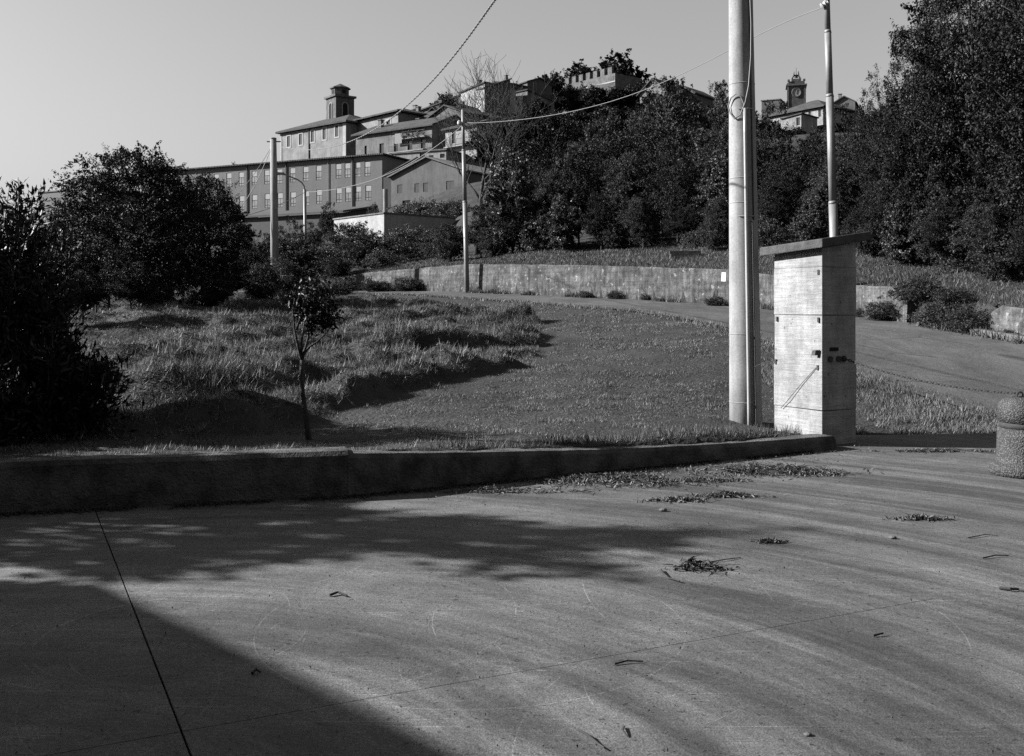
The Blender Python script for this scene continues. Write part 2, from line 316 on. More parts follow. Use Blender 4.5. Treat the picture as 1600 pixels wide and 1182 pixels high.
RIDGES = [([(-9, 8.9), (-4.8, 9.9), (-3.3, 10.5), (-2.5, 12.3), (-1.8, 14.8), (-.2, 17.4)], .17, .36), ([(-7, 13.5), (-4.6, 14.6), (-3, 16.5)], .26, .5), ([(-2.6, 18), (-.9, 20.5), (.1, 22.2)], .34, .55),
          ([(-7, 17), (-4, 19.5), (-2.4, 22)], .25, .6), ([(-9, 24), (-6, 25.5), (-3, 27)], .25, .8), ([(-4.6, 12.2), (-3.6, 12.9)], .24, .4), ([(-1.2, 24.5), (.6, 26)], .2, .6), ([(-6, 15.5), (-3.5, 17.5), (-1.4, 21)], .17, .34), ([(-7, 20), (-4, 23.5), (-1.6, 28)], .2, .45), ([(-3.4, 13.4), (-2.6, 15.4), (-1.4, 18)], .15, .3), ([(-5, 12.2), (-3.9, 13.2), (-3.1, 15)], .15, .3), ([(-10, 27), (-5, 31)], .25, .6)]
def rough_mask(x, y):
    sd, _ = poly_sd(x, y, EDGE); return ss(-.02, .25, sd)
def ground(x, y, detail=True):
    x = np.asarray(x, float); y = np.asarray(y, float)
    sd, v = poly_sd(x, y, FAR); zf, wh = v[..., 0], v[..., 1]
    a = lawn(x, y)
    far = ss(60, 110, np.hypot(x, y)); a = a*(1-far)+idw(x, y)*far
    if detail:
        sdn, _ = poly_sd(x, y, NEAR); off = ss(.1, 1.2, -np.abs(sdn)*0+np.where(sdn < 0, -sdn, 0)) # distance into the lawn, away from the road
        rm = rough_mask(x, y); hum = .38*(fbm(x, y, .55)-.45)+.24*(fbm(x+40, y, 1.9)-.5)+.10*(fbm(x, y+20, 4.5)-.5)+.16*ss(.5, .66, fbm(x-30, y, 1.1))
        for pl, hh, wd in RIDGES:
            q = np.array([(p[0], p[1], 0) for p in pl]); s, _ = poly_sd(x, y, q)
            hum = hum+hh*np.exp(-(s/wd)**2)*(.55+.9*fbm(x, y, .9))
        a = a+hum*rm*ss(.2, 1.5, -sdn)+(1-rm)*(.09*(fbm(x, y, 1.1)-.5)+.05*(fbm(x+7, y+3, 3.)-.5))*ss(.1, .8, -sdn)
    d = np.maximum(sd-.2, 0); b0 = zf+wh+.15*np.minimum(d, 9)+.35*(fbm(x, y, .25)-.45)*ss(.5, 4, d)
    kk = ss(7, 24, d); b = b0*(1-kk)+idw(x, y)*kk
    h = np.where(sd > .2, b, a)
    yard_e = ss(0., 1.6, y-wall_y(x)); h = np.where((x > 3.6) & (x < 30) & (y < 15), np.minimum(h, -.03+.30*yard_e**1.5+.2*np.maximum(y-wall_y(x)-1.6, 0)), h)
    front = (y < wall_y(x)+.14) & (y < 14) & (x > -20) & (x < 30)
    return np.where(front, -.12, h)

def lines(segs):
    o = []
    for a, b, s in segs: o += list(np.arange(a, b, s))
    return np.array(o+[segs[-1][1]])
gx = lines([(-1500, -300, 150), (-300, -80, 12), (-80, -14, 2.2), (-14, -9, .5), (-9, 12, .16), (12, 20, .5), (20, 120, 3), (120, 300, 12), (300, 1500, 150)])
gy = lines([(-400, -20, 40), (-20, 6, 2), (6, 28, .16), (28, 52, .35), (52, 80, 1), (80, 320, 4), (320, 1600, 80)])
GX, GY = np.meshgrid(gx, gy); GZ = ground(GX, GY); nx, ny = len(gx), len(gy)
V = np.stack([GX, GY, GZ], -1).reshape(-1, 3); ii = np.arange(nx-1)[None, :]+np.arange(ny-1)[:, None]*nx
Q = np.stack([ii, ii+1, ii+nx+1, ii+nx], -1).reshape(-1, 4)
g = link(bpy.data.objects.new('ground', np_mesh('ground', V, Q, M['soil'], True))); tag(g, 'rough grassy hillside ground rising from the paving to the village', 'ground', kind='structure')

# road sheet between its two edges
def resample(pl, n):
    d = np.r_[0, np.cumsum(np.linalg.norm(np.diff(pl[:, :2], axis=0), axis=1))]; t = np.linspace(0, d[-1], n)
    return np.stack([np.interp(t, d, pl[:, i]) for i in range(pl.shape[1])], 1)
na = resample(NEAR[::-1], 90); fa = resample(np.vstack([(14.5, 9.2, .05), (12.9, 11.6, .2), FAR[10:0:-1, :3]]) if False else FAR[12:0:-1, :3], 90)
na = np.vstack([na]); V = []; nj = 14
for i in range(90):
    for j in range(nj+1):
        t = j/nj; x = na[i, 0]*(1-t)+fa[i, 0]*t; y = na[i, 1]*(1-t)+fa[i, 1]*t; V.append((x, y))
V = np.array(V); V[:, 0] += (vnoise(V[:, 0], V[:, 1], 1.3)-.5)*.35*(np.arange(len(V)) % (nj+1) == 0)
z = np.where(V[:, 1] > 60, 0, lawn(V[:, 0], V[:, 1])); z = np.minimum(np.maximum(z, -.05), np.where(V[:, 1] < 15, -.03+.30*ss(0., 1.6, V[:, 1]-wall_y(V[:, 0]))**1.5+.2*np.maximum(V[:, 1]-wall_y(V[:, 0])-1.6, 0), 99))+.035
ii = np.arange(nj)[None, :]+np.arange(89)[:, None]*(nj+1); Q = np.stack([ii, ii+nj+1, ii+nj+2, ii+1], -1).reshape(-1, 4)
o = link(bpy.data.objects.new('road', np_mesh('road', np.c_[V, z], Q[:, ::-1], M['asphalt'], True))); tag(o, 'worn asphalt road climbing past the retaining wall', 'road', kind='structure')

# paved yard: large cement slabs with open joints
pav = empty('paved_yard', (0, 0, 0), 0, 'scuffed cement yard in the foreground', 'paving'); pav['kind'] = 'structure'
MB().box(-20, 30, -20, 13.2, -.2, -.10).build('joint_bed', M['joint'], pav)
def clip(poly, a, b, c):                      # keep a*x+b*y<=c
    o = []
    for i in range(len(poly)):
        p, q = poly[i], poly[(i+1) % len(poly)]; fp, fq = a*p[0]+b*p[1]-c, a*q[0]+b*q[1]-c
        if fp <= 0: o.append(p)
        if (fp < 0 < fq) or (fq < 0 < fp):
            t = fp/(fp-fq); o.append((p[0]+(q[0]-p[0])*t, p[1]+(q[1]-p[1])*t))
    return o
ux, uy = .452, -.892; vx, vy = .9, .42        # joint directions
def along(px, py): return px*-uy+py*ux        # coordinate across the long joints
L0 = -3.13*.892+7.41*.452
us = [L0-7.6, L0-3.8, L0, L0+3.86, L0+7.7, L0+11.5, L0+15.3]; us = [-40]+us+[60]
def cross(px, py): return -px*vy+py*vx
C0 = 4.23*.9; cs = [-40, C0-8, C0-4, C0, C0+2.05, C0+20]
yard = [(-20, -20), (30, -20), (30, 13.0), (14, 12.8), (9, 12.3), (5.5, 11.9), (3.95, 11.75), (3.45, 10.7), (-1.34, 8.15), (-20, 3.3)]
for i in range(len(us)-1):
    for j in range(len(cs)-1):
        g1 = .0045 if abs(us[i]-L0) < 1e-6 else .0012; g2 = .0045 if abs(us[i+1]-L0) < 1e-6 else .0012
        p = clip(yard, -.892*-1*-1, -.452, -(us[i]+g1)); p = clip(p, .892, .452, us[i+1]-g2) if len(p) > 2 else p
        p = clip(p, vy, -vx, -(cs[j]+.001)) if len(p) > 2 else p; p = clip(p, -vy, vx, cs[j+1]-.001) if len(p) > 2 else p
        if len(p) < 3: continue
        h = random.Random(i*17+j).uniform(-.0015, .0015)
        MB().slab([(a, b, h) for a, b in p], .1).build('slab', M['paving'], pav)
MB().box(-400, 400, -400, -20, -.3, -.25).build('yard_beyond', M['soil'], pav)

# ------------------------------------------------------------------ low yard wall, pillar, poles, bollard, chain
def wall_section(name, label, a, b, ha, hb, th, mat_, seg=24, seed=1, sag=0.):
    a = Vector((a[0], a[1])); b = Vector((b[0], b[1])); d = (b-a); n = Vector((-d.y, d.x)).normalized(); rnd = random.Random(seed)
    m = MB(); ring = []
    for i in range(seg+1):
        t = i/seg; p = a+d*t; h = ha+(hb-ha)*t-sag*math.sin(math.pi*t)+rnd.uniform(-.0012, .0012)+.012*(float(fbm(np.array(p.x*3.), np.array(seed*9.), 1.))-.45); e = rnd.uniform(-.001, .001)+.02*(float(fbm(np.array(p.x*2.), np.array(seed*5.), 1.))-.5)
        prof = [(0+e, -.1), (e-.004, h*.3), (e+.002, h*.6), (.008+e, h-.035), (.035+e, h), (th-.02, h-.004), (th, h-.02), (th, -.1)]
        ring.append([(p.x+n.x*q, p.y+n.y*q, zz) for q, zz in prof])
    k = len(ring[0])
    for r in ring: m.v += r
    for i in range(seg):
        for j in range(k-1): m.f.append((i*k+j, (i+1)*k+j, (i+1)*k+j+1, i*k+j+1))
    m.f.append(tuple(reversed(range(k)))); m.f.append(tuple(range(seg*k, seg*k+k)))
    o = m.build(name, mat_); tag(o, label, 'wall'); return o
wall_section('low_wall', 'dark concrete kerb wall at left, under the leafy shrub', (-12, 5.25), (-1.342, 8.05), .42, .37, .30, M['concrete_dark'], 150, 2)
wall_section('low_wall', 'dark low concrete wall running up to the concrete pillar', (-1.338, 8.04), (3.5, 10.62), .35, .14, .30, M['concrete_dark'], 100, 3, sag=.045)

# pillar
C = Vector((3.43, 10.88)); ang = R(28)
pil = empty('concrete_pillar', (C.x, C.y, 0), ang, 'pale board-marked concrete pillar with sloping slab roof', 'pillar')
PW, PD = .52, .75                             # local x along the front (right) face, local y backwards
def ptop(x, y): return 2.19+.14*x-.055*y
zc = [-.1, .38, .90, 1.44, 1.98, None]
for i in range(5):
    z0, z1 = zc[i], zc[i+1]; e = [0, .004, -.002, .003, 0][i]; x0, x1, y0, y1 = -e, PW+e, -e, PD+e
    if i: z0 += .0025
    zt = (lambda x, y: z1) if z1 is not None else ptop
    sh = [0, .01, -.012, .008, 0][i]
    o = MB().hexa([(x0,y0,z0+(0 if not i else sh)),(x1,y0,z0),(x1,y1,z0),(x0,y1,z0),(x0,y0,zt(x0,y0)+(0 if z1 is None else sh*0)),(x1,y0,zt(x1,y0)),(x1,y1,zt(x1,y1)),(x0,y1,zt(x0,y1))]).build('concrete_course', M['concrete_band'], pil); bevel(o, .004, 2)
MB().box(.012, PW-.012, .012, PD-.012, -.1, 2.14).build('core', M['concrete_dark'], pil)
ov = .12; q = [(-ov, -ov), (PW+ov, -ov), (PW+ov, PD+ov), (-ov, PD+ov)]
o = MB().slab([(x, y, ptop(x, y)+.105) for x, y in q], .10).build('roof_slab', M['slab_roof'], pil); bevel(o, .012, 2)
fx = lambda px: (px-1285)/(1337-1285)*PW
def shade_block(name, x0, x1, z0, z1, d=.01): return MB().box(x0, x1, -d, .003, z0, z1).build(name, M['black'], pil)  # solid black block on the face, painted as inner shade
shade_block('slot_shade', .115, .245, 1.045, 1.085, .006)
def ring_m(r, t, n=14, k=6):
    return MB().tube([(r*math.cos(2*math.pi*i/n), 0, r*math.sin(2*math.pi*i/n)) for i in range(n+1)], t, k)
for x in (.12, .245, .33):
    o = MB().lathe([(.028, -.012), (.034, .0), (.034, .012), (.02, .014)], 14).build('socket', M['iron'], pil); o.rotation_euler = (R(90), 0, 0); o.location = (x, -.004, .955)
o = ring_m(.03, .008).build('chain_eye', M['iron'], pil); o.location = (.30, -.03, .955); o.rotation_euler = (0, 0, R(60))
for y, zz in ((.05, 1.93), (.05, 1.40), (.06, .87), (.70, 1.40), (.72, .9)):
    MB().box(-.014, .002, y-.012, y+.012, zz-.035, zz+.02).build('form_tie', M['iron'], pil)
MB().hexa([(-.05,.06,1.0),(-.01,.03,1.0),(-.01,.08,1.0),(-.05,.11,1.0),(-.05,.05,1.05),(-.01,.02,1.06),(-.01,.07,1.06),(-.05,.10,1.05)]).build('broken_bracket', M['concrete_dark'], pil)
MB().tube([(-.012, .08, .86), (-.02, .3, .66), (-.03, .5, .46), (-.02, .62, .36)], .0035, 5).build('tie_wire', M['iron'], pil)
MB().tube([(-.012, .72, .9), (-.06, .85, .88), (-.1, .98, .82)], .005, 5).build('tie_wire', M['iron'], pil)

# big utility pole
bx, by = 2.865, 12.05
pole = empty('utility_pole', (bx, by, .05), 0, 'thick concrete utility pole with white conduit beside the pillar', 'pole')
def pr(z): return .198-.0102*z
MB().tube([(-.012*z, 0, z) for z in np.linspace(-.3, 9.6, 12)], [pr(z) for z in np.linspace(-.3, 9.6, 12)], 40).build('shaft', M['pole'], pole, True)
for z in (.32, 1.15, 2.75, 3.05, 4.2, 6.0): MB().lathe([(pr(z)+.0015, -.006), (pr(z)+.004, 0), (pr(z)+.0015, .006)], 40, (-.012*z, 0, z)).build('seam', M['pole'], pole, True)
def onp(a, z, off=0): r = pr(z)+off; return (-.012*z+r*math.sin(a), -r*math.cos(a), z)
zs = np.linspace(-.05, 3.88, 14); MB().tube([onp(-.05-.0*z, z, .022) for z in zs], .021, 10).build('conduit', M['pvc'], pole, True)
zs = np.linspace(-.05, 2.53, 8)
m = MB(); a0, a1 = .32, .72
for z in zs: m.v += [onp(a0, z, 0), onp(a0+.03, z, .035), onp(a1-.03, z, .035), onp(a1, z, 0)]
for i in range(len(zs)-1):
    for j in range(3): m.f.append((i*4+j, i*4+j+1, i*4+j+5, i*4+j+4))
n = len(zs)*4-4; m.f.append((n, n+1, n+2, n+3)); m.build('cable_cover', M['channel'], pole)
zs = np.linspace(2.5, 9, 20); MB().tube([onp(.5, z, .008) for z in zs], .008, 6).build('earth_cable', M['cable_dark'], pole, True)
loop = [onp(.45, 5.9, .02), onp(.47, 5.4, .02), onp(.50, 4.9, .03), onp(.42, 4.5, .03), onp(.22, 4.15, .03), onp(-.02, 3.95, .03), onp(-.35, 3.80, .025), onp(-.75, 3.76, .02), onp(-1.15, 3.84, .02), onp(-1.3, 3.93, .03), onp(-1.0, 4.02, .03), onp(-.6, 4.06, .03), onp(-.3, 4.02, .03), onp(-.1, 3.93, .025), onp(-.05, 3.8, .022)]
MB().tube(loop, .0085, 6).build('supply_cable', M['cable'], pole, True)
for z in (2.58, 3.88):
    MB().tube([onp(a, z, .012) for a in np.linspace(-.55, .75, 10)], .006, 5).build('clamp_band', M['pvc'], pole)
MB().tube([onp(a, 2.58, .03) for a in (-.08, .05)], .008, 5).build('clamp', M['iron'], pole)

# slim steel pole behind the pillar, other poles
def steel_pole(name, label, base, top, secs, m=M['pole_thin'], grp='poles carrying the overhead wires'):
    o = empty(name, base, 0, label, 'pole', grp); d = Vector(top)-Vector(base); H = d.length
    z = -.3/H
    for i, (t, r) in enumerate(secs):
        t2 = t; a = d*z; b = d*t2; MB().tube([a, b], [r, r*.985], 20).build('section', m, o, True)
        if i < len(secs)-1: MB().tube([d*(t2-.004), d*(t2+.004)], [r*1.08, r*.9], 20).build('collar', m, o, True)
        z = t2
    return o
YB = 26.4
b0 = P(1307, 497, YB); t0 = P(1290, -62, YB)
steel_pole('wire_pole', 'slim stepped steel pole rising behind the pillar roof', (b0[0], YB, float(ground(np.array(b0[0]), np.array(YB)))), t0, [(.32, .118), (.62, .104), (.80, .09), (1., .078)])
o = MB().lathe([(.02, -.06), (.05, -.05), (.03, -.02), (.05, .0), (.03, .03), (.045, .05), (.02, .07)], 14); o.v = [(x*1.8, y*1.8, z*1.8) for x, y, z in o.v]; wB = P(1288, 8, YB); o = o.build('insulator', M['pvc']); o.location = (wB[0], YB-.02, wB[2]); o.rotation_euler = (0, R(60), 0); tag(o, 'small white insulator on the slim steel pole', 'insulator')
YC = 41.3; cb = P(730, 459, YC); ct = P(723, 172, YC)
po = steel_pole('wire_pole', 'tall steel pole standing against the long retaining wall', (cb[0], YC, cb[2]), ct, [(.5, .10), (.78, .085), (1., .065)])
MB().lathe([(.06, -.1), (.1, -.05), (.1, .05), (.06, .1)], 12, (Vector(P(722, 193, YC))-Vector(cb)+Vector((-.1, -.1, 0)))).build('junction_box', M['pvc'], po)
YA = 46.; ab = P(430, 462, YA); at_ = P(427, 218, YA)
o = empty('utility_pole', (ab[0], YA, ab[2]), 0, 'stout concrete pole in front of the long school building', 'pole')
d = Vector(at_)-Vector(ab); MB().tube([d*-.03, d*.5, d], [.21, .175, .145], 24).build('shaft', M['pole'], o, True); MB().lathe([(.15, 0), (.155, .05), (.1, .08)], 20, d).build('cap', M['pole'], o)
MB().tube([d*.985+Vector((-.3, 0, 0)), d*.985+Vector((.35, 0, 0))], .03, 6).build('cross_bar', M['iron'], o)
# street lamp
YL = 62.; lb = P(478, 440, YL); lt = P(476, 296, YL)
o = empty('street_lamp', (lb[0], YL, lb[2]), 0, 'slender street lamp with a curved arm before the school', 'lamp'); d = Vector(lt)-Vector(lb)
MB().tube([d*0, d], [.11, .09], 14).build('post', M['pole_thin'], o, True)
arm = [Vector(P(x, y, YL))-Vector(lb) for x, y in ((476, 300), (475, 291), (472, 286), (465, 281), (455, 277), (445, 273), (438, 270.5))]
MB().tube(arm, .045, 8).build('arm', M['pole_thin'], o, True)
e = arm[-1]; MB().hexa([e+Vector(v) for v in ((-.35,-.1,-.08),(.25,-.1,-.14),(.25,.1,-.14),(-.35,.1,-.08),(-.35,-.08,.05),(.25,-.08,.02),(.25,.08,.02),(-.35,.08,.05))]).build('lamp_head', M['shutter_pale'], o)

# wires
def wire(name, label, pts, r, m, n=6):
    P_ = np.array(pts, float); t = np.linspace(0, 1, len(P_)); tt = np.linspace(0, 1, 60)
    # smooth through the points (quadratic fit per axis keeps it a hanging curve)
    co = [np.polyfit(t, P_[:, i], min(3, len(P_)-1)) for i in range(3)]; S = np.stack([np.polyval(c, tt) for c in co], 1); S[0] = P_[0]; S[-1] = P_[-1]
    if name == 'twisted_cable':
        mb = MB(); d = np.gradient(S, axis=0); S2 = np.stack([np.interp(np.linspace(0, 1, 900), tt, S[:, i]) for i in range(3)], 1)
        for ph in (0, math.pi):
            k_ = np.arange(900)*.42+ph; mb.tube(np.c_[S2[:, 0]+r*.75*np.cos(k_), S2[:, 1], S2[:, 2]+r*.75*np.sin(k_)].tolist(), r*.8, 5)
        o = mb.build(name, m, None, True)
    else: o = MB().tube(S.tolist(), r, n).build(name, m, None, True)
    return tag(o, label, 'cable', 'overhead wires')
def lerpY(pix, Ya, Yb):
    k_ = len(pix)-1; return [P(x, y, 1/((1/Ya)*(1-i/k_)+(1/Yb)*(i/k_))) for i, (x, y) in enumerate(pix)]
wire('twisted_cable', 'twisted cable sweeping down from overhead to the stout pole', [P(x, y, Y) for x, y, Y in ((800, -22, 9.), (783, 0, 9.4), (757, 32, 10.4), (725, 68, 11.8), (690, 104, 13.6), (650, 145, 16.), (610, 180, 19.), (570, 209, 23.), (530, 230, 28.), (490, 241, 34.), (455, 236, 40.5), (432, 224, 45.8))], .009, M['cable'])
wire('overhead_wire', 'thin wire spanning from the slim pole to the tall steel pole', lerpY([(1288, 9), (1240, 32), (1190, 56), (1140, 77), (1090, 102), (1040, 126), (990, 147), (930, 166), (870, 180), (800, 190), (728, 192)], YB, YC), .011, M['cable'])
wire('overhead_wire', 'wire sagging from the tall steel pole to the street lamp', lerpY([(722, 196), (680, 233), (640, 255), (600, 273), (560, 289), (520, 298), (479, 300)], YC, YL), .017, M['cable'])
wire('overhead_wire', 'wire running from the street lamp leftwards into the trees', lerpY([(476, 301), (450, 314), (420, 326), (385, 337), (340, 347)], YL, 52.), .016, M['cable'])
wire('overhead_wire', 'slack wire drooping from the stout pole into the dark tree', lerpY([(424, 232), (408, 268), (394, 298), (380, 320), (365, 332), (352, 336), (336, 332)], YA, 46.), .014, M['cable'])
wire('overhead_wire', 'straight thin wire from the stout pole down past the school windows', lerpY([(425, 228), (395, 275), (365, 310), (335, 335)], YA, 50.), .012, M['cable'])

# bollard and chain
def agg_bollard():
    c = P(1602, 0, 9.1); o = empty('bollard', (c[0], 9.1, 0), 0, 'round pebbled concrete bollard at the right edge', 'bollard')
    prof = [(.305, 0), (.315, .03), (.315, .075), (.30, .10), (.255, .115), (.245, .13), (.238, .33), (.236, .428), (.218, .43), (.218, .486), (.235, .488), (.234, .60), (.225, .65), (.19, .69), (.12, .712), (.01, .718)]
    MB().lathe(prof, 56).build('shaft', M['aggregate'], o, True)
    MB().lathe([(.2185, .432), (.226, .434), (.226, .482), (.2185, .484)], 48).build('metal_band', M['iron'], o, True)
    e = ring_m(.028, .008).build('eyelet', M['iron'], o); e.location = (-.06, -.02, .735)
    MB().box(-.085, -.035, -.045, .005, .70, .722).build('eyelet_plate', M['iron'], o)
    return Vector((c[0]-.06, 9.08, .75))
ce = agg_bollard()
cs_ = Vector((C.x+.30*math.cos(ang)+.05*math.sin(ang), C.y+.30*math.sin(ang)-.05*math.cos(ang), .955))
m = MB(); N = 62
for i in range(N):
    t = i/(N-1); p = cs_.lerp(ce, t); p.z -= .07*4*t*(1-t); d = (ce-cs_).normalized(); d.z -= .28*(1-2*t)/ (ce-cs_).length; d.normalize()
    side = d.cross(Vector((0, 0, 1))).normalized(); upv = side.cross(d); s2 = (side if i % 2 else upv)
    m.tube([p+d*(.026*math.cos(a))+s2*(.014*math.sin(a)) for a in np.linspace(0, 2*math.pi, 9)], .0044, 5, False)
o = m.build('chain', M['iron'], None, True); tag(o, 'dark iron chain hung between the pillar and the bollard', 'chain')

# retaining walls
def foot(t_from, t_to, n):                    # resample the far edge between two x positions on the far line
    pl = resample(FAR, 900); pl = pl[(pl[:, 1] <= t_from) & (pl[:, 1] >= t_to)]; return resample(pl, n)
def ret_wall(label, y_from, y_to, n_pan, th=.38, extra=None, seed=0):
    f = foot(y_from, y_to, n_pan*8+1); o = empty('retaining_wall', tuple(f[0, :3]), 0, label, 'wall'); rnd = random.Random(seed); b0 = f[0, :3]
    off = [rnd.uniform(-.004, .004) for _ in range(n_pan)]
    for p in range(n_pan):
        m = MB(); seg = f[p*8:p*8+9]
        for i, r in enumerate(seg):
            d = f[min(p*8+i+1, len(f)-1), :2]-f[max(p*8+i-1, 0), :2]; d = d/np.linalg.norm(d); nrm = np.array([-d[1], d[0]])  # away from the road
            q = r[:2]+nrm*off[p]+d*(.005 if i == 0 else -.005 if i == 8 else 0); h = r[3] if extra is None else extra(r, (p*8+i)/(n_pan*8)); h += rnd.uniform(-.012, .012)
            for u, z in ((0, -.3), (.01, h*.5), (.03, h-.03), (.05, h), (th, h-.01), (th, -.3)):
                m.v.append((q[0]+nrm[0]*u-b0[0], q[1]+nrm[1]*u-b0[1], r[2]+z-b0[2]))
        for i in range(8):
            for j in range(5): m.f.append((i*6+j, i*6+j+1, i*6+j+7, i*6+j+6))
        m.f.append((0, 1, 2, 3, 4, 5)[::-1]); m.f.append(tuple(48+i for i in range(6)))
        m.build('wall_panel', M['retaining'], o)
    return o
ret_wall('long streaked concrete retaining wall along the far side of the road', 50.2, 27.6, 7, seed=1)
ret_wall('low broken retaining wall right of the pillar', 27.5, 23.4, 2, extra=lambda r, t: .86 if t < .8 else .86-.5*(t-.8)*3, seed=2)
ret_wall('short rounded concrete wall end at the right edge', 20.4, 12.8, 3, th=.5, extra=lambda r, t: .66 if t > .03 else .5, seed=3)
# kerb stones before the gap in the wall
kf = foot(22.6, 13.5, 9); ko = empty('kerb', tuple(kf[0, :3]), 0, 'weathered pale kerb stones edging the road at right', 'kerb'); b0 = kf[0, :3]
for i in range(8):
    a, b = kf[i], kf[i+1]; d = (b-a)[:2]; d = d/np.linalg.norm(d); nrm = np.array([d[1], -d[0]]); m = MB(); pts = []
    nrm = np.array([-(-d[1]), -d[0]])
    for z in (-.2, .16):
        for q, s_ in ((a, .0), (b, .0)):
            pass
    A_ = a[:2]+d*.01+nrm*.30; B_ = b[:2]-d*.01+nrm*.30; A2 = a[:2]+d*.01+nrm*.08; B2 = b[:2]-d*.01+nrm*.08
    lo = [(A_[0], A_[1], a[2]-.2), (B_[0], B_[1], b[2]-.2), (B2[0], B2[1], b[2]-.2), (A2[0], A2[1], a[2]-.2)]; hi = [(x, y, z+.2+.15) for x, y, z in lo]
    m.hexa([(x-b0[0], y-b0[1], z-b0[2]) for x, y, z in lo+hi]); bevel(m.build('kerb_stone', M['kerb'], ko), .025, 2)
# notice on the wall
nw = P(1131, 433, 30.6); o = MB().box(-.085, .085, -.012, .012, -.14, .14).build('notice_plate', M['plate']); o.location = nw; o.rotation_euler = (0, R(4), R(-50)); tag(o, 'small blank white plate fixed on the retaining wall', 'sign')
# slab lying in the bank
sb = P(1072, 394, 36); o = empty('stone_step', (sb[0], 36, float(ground(np.array(sb[0]), np.array(36.)))), R(-6), 'dark long stone step half buried in the bank grass', 'step')
MB().box(-.56, .56, -.2, .2, -.1, .12).build('tread', M['slab_roof'], o); MB().box(-.58, .55, .22, .6, -.1, .24).build('riser', M['slab_roof'], o)

